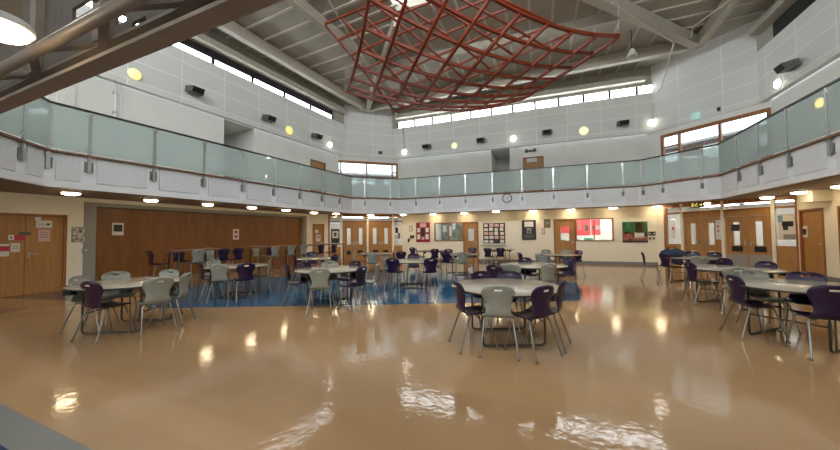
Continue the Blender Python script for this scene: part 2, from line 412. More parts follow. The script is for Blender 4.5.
# left wall: doors, wide partition recess
gL = GO['L']
la, lb = s_range('L', GO)
hPart = hole('L', gL, 96, 303, 0, 2.38)
hDoorL = (sx('L', gL, 27)-.82, sx('L', gL, 67.3), 0, 2.1)
wall('wall_left', 'L', gL, gL+.2, 0, SOFF+.02, M_cream, [hPart, hDoorL], off=GO)
def door_leaf(root_name, side, off, s0, s1, z1, mat=M_wood, panes=(), hand=None, z0=.0, th=.05, kick=None, inset=.05):
    """a timber door leaf with glazed vision panels (list of s0,s1,z0,z1 fractions) and a lever handle"""
    ob = sgroup(root_name, pt(side, (s0+s1)/2, off+inset, 0))
    m = MB(); ww = s1-s0
    hs = [(s0+a*ww, s0+b*ww, c, d) for a, b, c, d in panes]
    xs = sorted({s0, s1, *[h[0] for h in hs], *[h[1] for h in hs]})
    for u, v in zip(xs[:-1], xs[1:]):
        mid = (u+v)/2; z = z0
        for c, d in sorted((h[2], h[3]) for h in hs if h[0] < mid < h[1]):
            m.sbox(side, u, v, off+inset, off+inset+th, z, c); z = d
        m.sbox(side, u, v, off+inset, off+inset+th, z, z1)
    m.build('leaf', mat, ob)
    for h in hs: MB().sbox(side, h[0], h[1], off+inset+.02, off+inset+.03, h[2], h[3]).build('pane', M_pane, ob)
    if hand is not None:
        hs_ = s0+.07 if hand < 0 else s1-.07
        q = MB(); q.sbox(side, hs_-.02, hs_+.02, off+inset-.008, off+inset, .93, 1.10)
        q.bar(pt(side, hs_, off+inset-.045, 1.04), pt(side, hs_+(.13 if hand < 0 else -.13), off+inset-.045, 1.04), .02)
        q.bar(pt(side, hs_, off+inset-.05, 1.04), pt(side, hs_, off+inset, 1.04), .02)
        q.build('handle', M_steel, ob)
    if kick: MB().sbox(side, s0+.02, s1-.02, off+inset-.004, off+inset, .02, kick).build('kick_plate', M_jamb, ob)
    return ob
def frame_around(name, side, off, s0, s1, z0, z1, mat=M_wood2, t=.06, dep=.12, proud=.015, sill=False):
    m = MB()
    m.sbox(side, s0, s0+t, off-proud, off+dep, z0, z1); m.sbox(side, s1-t, s1, off-proud, off+dep, z0, z1)
    m.sbox(side, s0+t, s1-t, off-proud, off+dep, z1-t, z1)
    if sill: m.sbox(side, s0+t, s1-t, off-proud, off+dep, z0, z0+t)
    return struct(m.build(name, mat))
frame_around('door_frame', 'L', gL, hDoorL[0], hDoorL[1], 0, 2.1)
sm = sx('L', gL, 26.3)
door_leaf('door_1', 'L', gL, hDoorL[0]+.06, sm-.004, 2.04)
door_leaf('door_2', 'L', gL, sm+.004, hDoorL[1]-.06, 2.04, hand=-1)
# partition
pp = sgroup('wall_partition', pt('L', (hPart[0]+hPart[1])/2, gL+.18, 0))
npan = 9; pw = (hPart[1]-hPart[0])/npan
for j in range(npan):
    MB().sbox('L', hPart[0]+j*pw+.002, hPart[0]+(j+1)*pw-.002, gL+.14, gL+.2, .01, 2.38).build('panel', M_part, pp)
struct(MB().sbox('L', hPart[0]-.26, hPart[0], gL-.02, gL+.14, 0, 2.50).build('trim_1', M_jamb))
struct(MB().sbox('L', hPart[1], hPart[1]+.22, gL-.02, gL+.14, 0, 2.50).build('trim_2', M_jamb))
struct(MB().sbox('L', hPart[0], hPart[1], gL-.02, gL+.14, 2.38, 2.50).build('trim_3', M_jamb))
# glazed screens and corridors behind them
def screen(idx, side, x0, x1, posts, zt, doors, sidepanes, wood_from=.0):
    """timber glazed screen: posts at pixels, transom lights above, doors between"""
    off = GO[side]
    s0, s1 = sx(side, off, x0), sx(side, off, x1)
    root = sgroup('window_%d' % idx, pt(side, (s0+s1)/2, off+.05, 0))
    edges = [s0]+[sx(side, off, x) for x in posts]+[s1]
    for e in edges: MB().sbox(side, e-.045, e+.045, off-.02, off+.14, 0, SOFF+.02).build('mullion', M_cream if e not in (s0, s1) else M_wood2, root)
    MB().sbox(side, s0, s1, off, off+.12, zt, zt+.07).build('transom', M_wood2, root)
    MB().sbox(side, s0, s1, off, off+.12, 2.5, SOFF+.02).build('head', M_wood2, root)
    for u, v in zip(edges[:-1], edges[1:]):
        MB().sbox(side, u+.045, v-.045, off+.05, off+.06, zt+.07, 2.5).build('transom_pane', M_pane, root)
    return root, edges
# left corner screen
rK, eK = screen(1, 'K', 329, 404.5, [341.5, 367.7, 393], 2.20, None, None)
oK = GO['K']
for n, (j, k) in enumerate(((1, 2), (2, 3))):
    u, v = eK[j]+.06, eK[j+1]-.06; mid = (u+v)/2
    door_leaf('door_%d' % (3+2*n), 'K', oK, u, mid-.004, 2.08, panes=[(.36, .66, .95, 1.85)], hand=1)
    door_leaf('door_%d' % (4+2*n), 'K', oK, mid+.004, v, 2.08, panes=[(.34, .64, .95, 1.85)], hand=-1)
    MB().sbox('K', u, v, oK, oK+.1, 2.085, 2.2).build('door_head', M_wood, rK)
    for a in (u+.28*(v-u)-.14, u+.72*(v-u)-.14): MB().sbox('K', a, a+.28, oK+.035, oK+.05, .40, .62).build('vent_grille', M_ink, rK)
for j in (0, 3):
    MB().sbox('K', eK[j]+.045, eK[j+1]-.045, oK+.03, oK+.08, 0, .85).build('side_panel', M_wood, rK)
    MB().sbox('K', eK[j]+.045, eK[j+1]-.045, oK+.05, oK+.06, .85, 2.2).build('side_pane', M_pane, rK)
ka, kb = s_range('K', GO)
hD7 = (sx('K', oK, 312.6), sx('K', oK, 324.2), 0, 2.08)
wall('wall_left_corner', 'K', oK, oK+.2, 0, SOFF+.02, M_cream, [hD7, (eK[0]-.04, kb, 0, SOFF+.02)], off=GO)
frame_around('door_frame', 'K', oK, hD7[0], hD7[1], 0, 2.08)
door_leaf('door_7', 'K', oK, hD7[0]+.05, hD7[1]-.05, 2.03, hand=1)
# back wall
oB = GO['B']; ba, bb = s_range('B', GO)
zb = lambda x, y: zy('B', oB, x, y)
hW2 = (sx('B', oB, 434.2), sx('B', oB, 463), zb(448, 241.3), zb(448, 222.5))
hD8 = (sx('B', oB, 463), sx('B', oB, 478.3), 0, zb(470, 222))
hD9 = (sx('B', oB, 553.5), sx('B', oB, 575.3), 0, zb(565, 219))
hW3 = (sx('B', oB, 575.3), sx('B', oB, 613.5), zb(595, 241.3), zb(595, 218.3))
wall('wall_back', 'B', oB, oB+.2, 0, SOFF+.02, M_cream, [hW2, hD8, hD9, hW3], off=GO)
def window(idx, side, off, h, mull=(.5,), mat=M_wood2):
    r = sgroup('window_%d' % idx, pt(side, (h[0]+h[1])/2, off+.05, h[2])); m = MB(); t = .05
    m.sbox(side, h[0], h[0]+t, off-.015, off+.12, h[2], h[3]); m.sbox(side, h[1]-t, h[1], off-.015, off+.12, h[2], h[3])
    m.sbox(side, h[0]+t, h[1]-t, off-.015, off+.12, h[3]-t, h[3]); m.sbox(side, h[0]+t, h[1]-t, off-.015, off+.12, h[2], h[2]+t)
    m.build('frame', mat, r); xs = [h[0]+t]+[h[0]+f*(h[1]-h[0]) for f in mull]+[h[1]-t]
    for f in xs[1:-1]: MB().sbox(side, f-.02, f+.02, off+.01, off+.1, h[2]+t, h[3]-t).build('mullion', mat, r)
    for u, v in zip(xs[:-1], xs[1:]): MB().sbox(side, u, v, off+.05, off+.058, h[2]+t, h[3]-t).build('pane', M_pane, r)
    return r
window(2, 'B', oB, hW2, (.5,)); window(3, 'B', oB, hW3, (.5,))
for n, h in ((8, hD8), (9, hD9)):
    frame_around('door_frame', 'B', oB, h[0], h[1], 0, h[3])
    door_leaf('door_%d' % n, 'B', oB, h[0]+.06, h[1]-.06, h[3]-.06, panes=[(.30, .74, 1.10, h[3]-.36)] + ([(.28, .76, .25, .62)] if n == 8 else []), hand=1)
# right corner screen
oQ = GO['Q']; qa, qb = s_range('Q', GO)
rQ, eQ = screen(4, 'Q', 665, 797.5, [681.5, 722.3, 773], 2.22, None, None)
for n, j in enumerate((1, 2)):
    u, v = eQ[j]+.06, eQ[j+1]-.06; mid = (u+v)/2
    kk = .62 if j == 2 else None
    door_leaf('door_%d' % (10+2*n), 'Q', oQ, u, mid-.004, 2.0, panes=[(.38, .66, .95, 1.80)] + ([(.36, .66, .40, .70)] if j == 1 else []), hand=1, kick=kk)
    door_leaf('door_%d' % (11+2*n), 'Q', oQ, mid+.004, v, 2.0, panes=[(.34, .64, .95, 1.80)] + ([(.34, .66, .40, .70)] if j == 1 else []), hand=-1, kick=kk)
    MB().sbox('Q', u, v, oQ, oQ+.1, 2.005, 2.22).build('door_head', M_wood, rQ)
    if j == 2:
        for f in (.26, .76):
            a = u+f*(v-u)-.15; MB().sbox('Q', a, a+.3, oQ+.035, oQ+.05, .72, .92).build('vent_grille', M_ink, rQ)
for j in (0, 3):
    MB().sbox('Q', eQ[j]+.045, eQ[j+1]-.045, oQ+.03, oQ+.08, 0, .95).build('side_panel', M_wood, rQ)
    MB().sbox('Q', eQ[j]+.045, eQ[j+1]-.045, oQ+.05, oQ+.06, .95, 2.22).build('side_pane', M_pane, rQ)
wall('wall_right_corner', 'Q', oQ, oQ+.2, 0, SOFF+.02, M_cream, [(eQ[0]-.04, eQ[-1]+.045, 0, SOFF+.02)], off=GO)
# right wall
oP = GO['P']; pa, pb = s_range('P', GO)
hD14 = (sx('P', oP, 799.3), sx('P', oP, 824), 0, 2.13)
hD15 = (sx('P', oP, 838.3), sx('P', oP, 838.3)+.95, 0, 2.13)
wall('wall_right', 'P', oP, oP+.2, 0, SOFF+.02, M_cream, [hD14, hD15], off=GO)
for n, h in ((14, hD14), (15, hD15)):
    frame_around('door_frame', 'P', oP, h[0], h[1], 0, 2.13)
    door_leaf('door_%d' % n, 'P', oP, h[0]+.05, h[1]-.05, 2.08, hand=1)
for k in ('R', 'S', 'N'): wall('wall_'+NAMES[k], k, GO[k], GO[k]+.2, 0, 3.5 if k == 'S' else SOFF+.02, M_cream, off=GO)
# skirtings
for nm, side, a, b in (('baseboard_left', 'L', hDoorL[1], hPart[0]-.26), ('baseboard_back', 'B', ba, hD8[0]), ('baseboard_back_middle', 'B', hD8[1], hD9[0]),
                       ('baseboard_back_right', 'B', hD9[1], bb), ('baseboard_left_corner', 'K', ka, hD7[0]), ('baseboard_right', 'P', hD14[1], hD15[0])):
    struct(MB().sbox(side, a, b, GO[side]-.015, GO[side], 0, .13).build(nm, M_base))
# unseen dark boards added behind doors and partition to stop light leaks
for nm, side, h in (('wall_store_left', 'L', hDoorL), ('wall_store_partition', 'L', hPart), ('wall_store_corner', 'K', hD7), ('wall_store_right', 'P', hD14), ('wall_store_end', 'P', hD15)):
    struct(MB().sbox(side, h[0]-.1, h[1]+.1, GO[side]+.2, GO[side]+.3, 0, h[3]+.1).build(nm, M_board))
# rooms behind the glazing
def room(name, side, s0, s1, off, dep, h, lampx=None, strength=None, lname=None):
    m = MB()
    m.sbox(side, s0, s1, off+dep, off+dep+.1, 0, h); m.sbox(side, s0-.1, s0, off+.2, off+dep, 0, h); m.sbox(side, s1, s1+.1, off+.2, off+dep, 0, h)
    m.sbox(side, s0-.1, s1+.1, off+.2, off+dep+.1, h, h+.1)
    struct(m.build(name, M_room))
room('wall_corridor_left', 'K', ka+.6, kb+.3, oK, 2.6, 2.58)
room('wall_corridor_right', 'Q', qa+.2, qb+.1, oQ, 2.6, 2.58)
room('wall_office', 'B', hW2[0]-.3, hD8[1]+.3, oB, 2.4, 2.58)
room('wall_servery', 'B', hD9[0]-.2, hW3[1]+.5, oB, 2.2, 2.58)
def room_lamp(side, s, off, label, sx_=.6, sw=.25, mat=None):
    r = thing('strip_light', label, 'light', pt(side, s, off, 2.5))
    MB().sbox(side, s-sx_-.03, s+sx_+.03, off-sw-.03, off+sw+.03, 2.54, 2.58).build('housing', M_white, r)
    MB().sbox(side, s-sx_, s+sx_, off-sw, off+sw, 2.515, 2.54).build('diffuser', mat or M_office, r)
M_office = glow('lit_room_diffuser', (.94, .98, 1), 13)
M_serv = glow('lit_servery_diffuser', (1, .97, .92), 22)
room_lamp('K', (eK[1]+eK[2])/2, oK+1.3, 'ceiling panel light in the corridor behind the far left glazed doors')  # corridor panels are unseen, added to brighten what shows through the screens
room_lamp('K', (eK[2]+eK[3])/2+.1, oK+1.3, 'second corridor panel light nearer the far left poster pane')
room_lamp('Q', (eQ[1]+eQ[2])/2, oQ+1.3, 'panel light in the corridor behind the far right double doors')
room_lamp('Q', (eQ[2]+eQ[3])/2+.2, oQ+1.3, 'corridor panel light behind the grey kick plate doors on the right')
room_lamp('B', (hW2[0]+hW2[1])/2, oB+1.0, 'panel light in the office behind the wide back window')
room_lamp('B', (hW3[0]+hW3[1])/2+.2, oB+1.0, 'bright panel light in the serving room with the red posters', .7, .35, M_serv)

# ---------------------------------------------------------------- upper storey
# panelled band
for k in ORD:
    a, b = s_range(k, UO)
    top = CLB if k not in 'KQ' else DECK
    struct(MB().sbox(k, a, b, UO[k], UO[k]+.2, BULK, top).build('wall_band_'+NAMES[k], M_band))
uL, uB, uQ, uK = WO['L'], WO['B'], WO['Q'], WO['K']
hOL = (sx('L', uL, 224, 135), sx('L', uL, 254, 145), FTOP, BULK)
hDL = (sx('L', uL, 310.5, 165), sx('L', uL, 325.5, 165), FTOP, 5.55)
wall('wall_upper_left', 'L', uL, uL+.2, FTOP-.05, BULK+.05, M_upper, [hOL, hDL], off=WO)
hOB = (sx('B', uB, 491.5, 160), sx('B', uB, 509.8, 160), FTOP, BULK)
hDB = (sx('B', uB, 523, 165), sx('B', uB, 543.8, 165), FTOP, 5.60)
wall('wall_upper_back', 'B', uB, uB+.2, FTOP-.05, BULK+.05, M_upper, [hOB, hDB], off=WO)
for nm, side, off, h in (('wall_recess_left', 'L', uL, hOL), ('wall_recess_back', 'B', uB, hOB)):
    m = MB(); m.sbox(side, h[0]-.1, h[1]+.1, off+2.4, off+2.5, FTOP-.05, BULK+.1); m.sbox(side, h[0]-.1, h[0], off+.2, off+2.4, FTOP-.05, BULK+.1)
    m.sbox(side, h[1], h[1]+.1, off+.2, off+2.4, FTOP-.05, BULK+.1); m.sbox(side, h[0]-.1, h[1]+.1, off+.2, off+2.5, BULK, BULK+.1); m.sbox(side, h[0]-.1, h[1]+.1, off+.2, off+2.5, FTOP-.1, FTOP-.05)
    struct(m.build(nm, M_upper))
def updoor(n, side, off, h):
    frame_around('door_frame', side, off, h[0], h[1], FTOP-.05, h[3])
    r = sgroup('door_%d' % n, pt(side, (h[0]+h[1])/2, off+.05, FTOP-.05))
    MB().sbox(side, h[0]+.05, h[1]-.05, off+.05, off+.1, FTOP-.04, h[3]-.05).build('leaf', M_wood, r)
updoor(16, 'L', uL, hDL); updoor(17, 'B', uB, hDB)
for k in ('P', 'R', 'S', 'N'): wall('wall_upper_'+NAMES[k], k, WO[k], WO[k]+.2, FTOP-.05, BULK+.05, M_upper, off=WO)
# corner windows
for idx, side, x0, x1, mul, off in ((5, 'K', 328, 404, [340.8, 366.6, 392], uK), (6, 'Q', 661.3, 790, [679.5, 720.5, 770], uQ)):
    a, b = s_range(side, WO)
    s0, s1 = sx(side, off, x0, 150), sx(side, off, x1, 130)
    z1 = 5.95; s1 = min(s1, b-.02)
    wall('wall_upper_'+NAMES[side], side, off, off+.2, FTOP-.05, BULK+.05, M_upper, [(s0, s1, FTOP+.05, z1)], off=WO)
    r = sgroup('window_%d' % idx, pt(side, (s0+s1)/2, off, FTOP))
    m = MB(); t = .09
    m.sbox(side, s0, s0+t, off-.03, off+.12, FTOP+.05, z1); m.sbox(side, s1-t, s1, off-.03, off+.12, FTOP+.05, z1)
    m.sbox(side, s0+t, s1-t, off-.03, off+.12, z1-.12, z1); m.sbox(side, s0+t, s1-t, off-.03, off+.12, FTOP+.05, FTOP+.15)
    m.build('frame', M_wood2, r)
    xs = [s0]+[sx(side, off, x, 150) for x in mul]+[s1]
    for x in xs[1:-1]: MB().sbox(side, x-.04, x+.04, off-.03, off+.1, FTOP+.15, z1-.12).build('mullion', M_wood2, r)
    for u, v in ((xs[0], xs[1]), (xs[-2], xs[-1])):
        if side == 'K' or u == xs[0]: MB().sbox(side, u+.05, v-.05, off, off+.08, 5.34, 5.40).build('transom', M_wood2, r)
    for u, v in zip(xs[:-1], xs[1:]): MB().sbox(side, u+.04, v-.04, off+.05, off+.058, FTOP+.15, z1-.12).build('pane', M_pane, r)

# clerestory windows in the upper walls, daylight panes; unseen ones added on the near sides
CUT = dict(L=(165, 332), B=(397.5, 664), P=(774, 900), S=(0, 0))
for idx, k in ((7, 'L'), (8, 'B'), (9, 'P'), (10, 'S'), (12, 'R'), (13, 'N')):
    a, b = s_range(k, UO); off = UO[k]
    if k == 'L': s0, s1 = a+.6, sx('L', off, 332.5, 118)
    elif k == 'B': s0, s1 = sx('B', off, 397.5, 128), sx('B', off, 666, 92)
    elif k == 'P': s0, s1 = sx('P', off, 774.5, 40), b-.6
    else: s0, s1 = a+.6, b-.6
    zt = CLB + (.20 if k == 'L' else .36 if k == 'B' else .47); z2 = 8.60; dp = .62 if k == 'P' else 0
    r = sgroup('window_%d' % idx, pt(k, (s0+s1)/2, off, CLB))
    n = max(2, round((s1-s0)/(1.15 if k == 'B' else 1.6))); d = (s1-s0)/n
    MB().sbox(k, s0, s1, off-.02, off+.1, CLB if dp else zt, z2).build('blind_box', M_black if k != 'B' else M_eave, r)  # black paints in the shaded eave soffit beyond the glass
    for j in range(n):
        if not dp: MB().sbox(k, s0+j*d+.06, s0+(j+1)*d-.06, off+dp+.04, off+dp+.06, CLB, zt).build('pane', M_clere if k in 'LB' else M_clere2, r)
    for j in range(n+1): MB().sbox(k, s0+j*d-.06, s0+j*d+.06, off+.0, off+.1, CLB, zt).build('mullion', M_black if k != 'B' else M_dark, r)
    m = MB()
    m.sbox(k, a, s0-.06, off, off+.2, CLB, z2); m.sbox(k, s1+.06, b, off, off+.2, CLB, z2); m.sbox(k, a, b, off, off+.2, z2, DECK)
    struct(m.build('wall_eave_'+NAMES[k], M_eave))
    struct(MB().sbox(k, a+.3, b-.3, off-.35, off-.0, 8.62, 8.86).build('trim_eave_'+NAMES[k], M_eave))

# roof deck with its square roof light
CEN = Vector((.75, 7.6, 0)); e1, e2 = TAN['B'], NRM['B']; HR = 2.6
rl = [CEN+e1*i*HR+e2*j*HR for i, j in ((-1, -1), (1, -1), (1, 1), (-1, 1))]
RO = {k: UO[k]+.5 for k in ORD}
oct_ = [corner(ORD[i-1], ORD[i], RO) for i in range(8)]
bm = bmesh.new()
for z in (DECK, DECK+.15):
    es = []
    for loop in (oct_, rl):
        vs = [bm.verts.new((p.x, p.y, z)) for p in loop]
        es += [bm.edges.new((vs[i], vs[(i+1) % len(vs)])) for i in range(len(vs))]
    bmesh.ops.triangle_fill(bm, use_beauty=True, use_dissolve=False, edges=es)
me = bpy.data.meshes.new('ceiling'); bm.to_mesh(me); bm.free(); me.materials.append(M_deck)
ob = bpy.data.objects.new('ceiling', me); COL.objects.link(ob); struct(ob)
rw = sgroup('window_11', (CEN.x, CEN.y, DECK))
RLN = 4
for i in range(RLN):
    for j in range(RLN):
        c = CEN+e1*((i+.5)/RLN*2-1)*HR+e2*((j+.5)/RLN*2-1)*HR
        MB().box((c.x, c.y, DECK+.30), (2*HR/RLN-.1, 2*HR/RLN-.1, .02), -math.radians(A['B'])).build('pane', M_roofl, rw)
m = MB()
for i in range(RLN+1):
    f = (i/RLN*2-1)*HR
    m.bar(CEN+e1*f-e2*HR+Vector((0, 0, DECK+.2)), CEN+e1*f+e2*HR+Vector((0, 0, DECK+.2)), .09, .3)
    m.bar(CEN+e2*f-e1*HR+Vector((0, 0, DECK+.2)), CEN+e2*f+e1*HR+Vector((0, 0, DECK+.2)), .09, .3)
m.build('frame', M_beam, rw)
# beams and ribs
nK, nQ = Vector((-3.1, 18.6, 0)), Vector((11.3, 12.45, 0))
nN = nK - TAN['L']*14.2; nR = nQ + TAN['P']*14.2
def beam(name, a, b, z=8.86, w=.26, h=.42): return struct(MB().bar(Vector((a.x, a.y, z+h/2)), Vector((b.x, b.y, z+h/2)), w, h).build(name, M_beam))
beam('trim_beam_left', nK, nN); beam('trim_beam_back', nK, nQ); beam('trim_beam_right', nQ, nR)
beam('trim_beam_diagonal_left', nK, rl[3], 8.86, .24, .40); beam('trim_beam_diagonal_right', nQ, rl[2], 8.86, .30, .40)
k1 = nK+NRM['L']*-3.1+TAN['L']*-1.6; beam('trim_beam_left_inner', k1, k1-TAN['L']*13, 8.92, .22, .36)
k2 = nK+NRM['B']*-3.6+TAN['B']*3.2; beam('trim_beam_back_inner', k2, k2+TAN['B']*9.2, 8.95, .2, .34)
for k, na, nb, ca in (('L', nN, nK, 0), ('B', nK, nQ, 1), ('P', nQ, nR, 2)):
    off = UO[k]; sA, sB = na.dot(TAN[k]), nb.dot(TAN[k]); dC = CEN.dot(NRM[k])+HR; sC = CEN.dot(TAN[k])
    m = MB(); a, b = s_range(k, UO); s = a+.5
    while s < b-.3:
        if s < sC: f = (s-sA)/(sC-HR-sA)
        else: f = (sB-s)/(sB-sC-HR)
        f = max(0, min(1, f)); dn = na.dot(NRM[k]); inner = dn+(dC-dn)*f
        m.sbox(k, s-.045, s+.045, inner-DF[k], off, DECK-.04, DECK)
        s += .78
    struct(m.build('ceiling_ribs_'+NAMES[k], M_rib))

# ---------------------------------------------------------------- near gallery edge: open steel frame and decking overhead
a, b = s_range('S', FO)
fr = sgroup('ceiling_near_gallery', pt('S', (a+b)/2, .2, 2.6))
MB().sbox('S', a-1.0, b+.6, -.01, .10, 2.59, 2.615).build('edge_flange', M_brown, fr)
MB().sbox('S', a-1.0, b+.6, .0, .03, 2.615, 2.69).build('edge_web', M_brown, fr)
MB().sbox('S', a-1.0, b+.6, -.01, .08, 2.69, 2.71).build('edge_flange', M_brown, fr)
MB().tube([pt('S', a-1.0, .21, 2.70), pt('S', b+.6, .21, 2.70)], .034, 10).build('inner_beam', M_brown, fr, True)
base = on_side('S', .04, 108, 30).dot(TAN['S'])
for j in range(-3, 5):
    s = base+j*.95
    MB().sbox('S', s-.05, s+.05, .02, .10, 2.71, 3.75).build('hanger', M_brown, fr)
    MB().bar(pt('S', s+.02, .06, 2.70), pt('S', s-.42, .22, 2.74), .045, .04).build('brace', M_brown, fr)
    MB().bar(pt('S', s-.42, .22, 2.72), pt('S', s-.93, .06, 2.72), .04, .04).build('brace', M_brown, fr)
    MB().sbox('S', s-.36, s-.31, .22, 2.4, 2.78, 2.86).build('joist', M_brown, fr)
MB().sbox('S', a-1, b+.6, .62, 2.4, 3.30, 3.36).build('decking', M_mesh, fr)
for x0, x1, za, zb in ((-300, 74, 0, 0), (74, 102, 3.00, 3.09), (102, 117, 0, 0), (117, 128, 2.80, 2.87), (128, 134, 0, 0), (134, 148, 2.72, 2.77), (148, 480, 0, 0)):
    s0, s1 = sorted((on_side('S', .045, x0, 20).dot(TAN['S']), on_side('S', .045, x1, 20).dot(TAN['S'])))
    if za:
        MB().sbox('S', s0, s1, .035, .055, 2.70, za).build('back_panel', M_mesh, fr); MB().sbox('S', s0, s1, .035, .055, zb, 3.9).build('back_panel', M_mesh, fr)
    else: MB().sbox('S', s0, s1, .035, .055, 2.70, 3.9).build('back_panel', M_mesh, fr)

# ---------------------------------------------------------------- outside
def outside(name, label, side, s0, s1, off, z1, wins, mat):
    r = thing(name, label, 'building', pt(side, (s0+s1)/2, off, 0))
    MB().sbox(side, s0, s1, off, off+5, 0, z1).build('wall', mat, r)
    MB().hexa([pt(side, s0-.2, off-.4, z1), pt(side, s1+.2, off-.4, z1), pt(side, s1+.2, off+5.2, z1), pt(side, s0-.2, off+5.2, z1), pt(side, s0-.2, off-.4, z1+.12), pt(side, s1+.2, off-.4, z1+.12), pt(side, s1+.2, off+5.2, z1+1.4), pt(side, s0-.2, off+5.2, z1+1.4)]).build('roof', M_jamb, r)
    for u, v, c, d in wins: MB().sbox(side, u, v, off-.04, off+.02, c, d).build('window', M_white, r)
sK = sx('K', 11, 366, 175); oo = 11
outside('building', 'brown building with white windows beyond the far left upper window', 'K', sK-7, sK+7, oo, 6.65, [(sK-2.9+1.5*j, sK-2.2+1.5*j, 5.9, 6.5) for j in range(5)], M_brick)
sQ = sx('Q', 8, 720, 145)
outside('building', 'brown building under a grey roof beyond the far right upper window', 'Q', sQ-7, sQ+8, 8, 6.5, [(sQ-2.6+1.9*j, sQ-1.8+1.9*j, 5.7, 6.3) for j in range(5)], M_brick)
gr = MB().box((0, 10, -.6), (120, 120, .2)).build('ground', M_grfl); struct(gr)

# ================================================================== LAMPS
LAMPS = [(71, 194), (151, 201), (208, 205), (252, 208), (286, 210.5), (314, 213), (336, 214), (371, 215.3), (403, 215), (433, 214.6), (464, 213.5),
         (496, 211.8), (533, 211.3), (571, 210), (613, 208.3), (657, 207), (706, 204), (767, 198), (799, 193), (841, 187)]
ordn = ['first', 'second', 'third', 'fourth', 'fifth', 'sixth', 'seventh', 'eighth', 'ninth', 'tenth', 'eleventh', 'twelfth', 'thirteenth', 'fourteenth', 'fifteenth',
        'sixteenth', 'seventeenth', 'eighteenth', 'nineteenth', 'twentieth', 'twenty first']
def soffit_lamp(c, label, r=.165):
    t = thing('ceiling_light', label, 'light', c, 'round lights under the gallery')
    MB().lathe([(r, .0), (r+.015, -.02), (r+.015, -.045), (r, -.05)], 24, c).build('rim', M_white, t, True)
    MB().lathe([(r, -.05), (r*.96, -.07), (r*.8, -.09), (r*.4, -.102), (.01, -.106)], 24, c).build('diffuser', M_lamp, t, True)
for i, (x, y) in enumerate(LAMPS):
    p = at_z(x, y, SOFF-.05); p.z = SOFF+.02
    soffit_lamp(p, '%s round lit light from the left under the balcony' % ordn[i])
p = at_z(-3, 36, SOFF-.02); p.z = SOFF+.08
soffit_lamp(p, 'large round lit lamp close overhead at the top left', .125)
p = p.copy()
MB().bar(p+Vector((0, 0, .0)), p+Vector((0, 0, .2)), .12).build('mount', M_brown, fr)
# wall lights and speakers on the panelled band
def wall_lamp(side, x, y, mat, label, r, cat_group, off=None):
    off = UO[side] if off is None else off
    p = on_side(side, off, x, y); n = -NRM[side]
    t = thing('wall_light', label, 'light', p, cat_group)
    MB().lathe([(r*1.08, 0), (r*1.08, .03)], 24, p, n).build('backplate', M_white, t, True)
    MB().lathe([(r, .03), (r*.95, .07), (r*.6, .1), (.01, .11)], 24, p, n).build('diffuser', mat, t, True)
for side, x, y, l in (('L', 329.5, 145, 'bright white round wall light near the far end of the left upper wall'),
                      ('B', 404.5, 152.3, 'bright white wall light hanging below a conduit at the back left corner'),
                      ('B', 513.5, 138.8, 'bright white round wall light above the back balcony doors'),
                      ('B', 651, 123, 'bright white wall light at the right end of the back upper wall'),
                      ('P', 779.3, 83.5, 'bright white wall light on the right upper wall')):
    wall_lamp(side, x, y, M_lampw, l, .14, 'white wall lights')
for side, x, y, r, l in (('L', 134, 74.5, .17, 'strong yellow round wall light at the near end of the left upper wall'),
                         ('L', 288.7, 130.5, .2, 'strong yellow round wall light between two speakers on the left upper wall'),
                         ('B', 454.5, 145.8, .17, 'pale yellow round wall light left of centre on the back upper wall'),
                         ('B', 583.7, 131, .21, 'pale yellow round wall light right of centre on the back upper wall')):
    wall_lamp(side, x, y, M_lampy if side == 'L' else M_lampb, l, r, 'yellow wall lights')
wall_lamp('P', 821.5, 102.5, glow('lit_amber_lamp', (1, .62, .16), 9.0), 'amber round wall light seen through the right balcony glass', .14, 'yellow wall lights', WO['P'])  # amber emissive disc set behind the balcony glass
for side, x, y, l in (('L', 192, 92, 'dark wedge speaker nearest the camera on the left upper wall'), ('L', 266, 119.5, 'dark wedge speaker in the middle of the left upper wall'),
                      ('L', 314, 137, 'dark wedge speaker at the far end of the left upper wall'), ('B', 427.5, 147.5, 'dark speaker at the far left of the back upper wall'),
                      ('B', 481.3, 141.3, 'dark speaker left of the dark upper doorway on the back wall'), ('B', 547, 133.5, 'dark speaker above the upper brown door on the back wall'),
                      ('B', 622.3, 124.5, 'dark speaker at the right end of the back upper wall'), ('P', 797, 65, 'dark wedge speaker on the right upper wall')):
    p = on_side(side, UO[side], x, y); s = p.dot(TAN[side]); o = UO[side]
    t = thing('speaker', l, 'speaker', p, 'upper wall speakers')
    h0, w0, d0 = .13, .25, .36
    q = [pt(side, s-w0, o-.03, p.z-h0*.6), pt(side, s+w0, o-.03, p.z-h0*.6), pt(side, s+w0, o-.08, p.z+h0), pt(side, s-w0, o-.08, p.z+h0)]
    f = [pt(side, s-w0*.8, o-d0, p.z-h0), pt(side, s+w0*.8, o-d0, p.z-h0), pt(side, s+w0*.8, o-d0-.1, p.z+h0*.5), pt(side, s-w0*.8, o-d0-.1, p.z+h0*.5)]
    m = MB().hexa(q+f); m.build('cabinet', M_dark, t)
    g = [a+(b-a)*0 for a, b in zip(f, f)]; c = sum(f, Vector())/4
    g = [c+(v-c)*.85 for v in f]; nn = (f[1]-f[0]).cross(f[2]-f[0]).normalized()
    if nn.dot(NRM[side]) > 0: nn = -nn
    MB().hexa([v-nn*.005 for v in g]+[v+nn*.012 for v in g]).build('grille', M_black, t)
    MB().bar(pt(side, s, o, p.z), pt(side, s, o-.1, p.z), .06).build('bracket', M_dark, t)
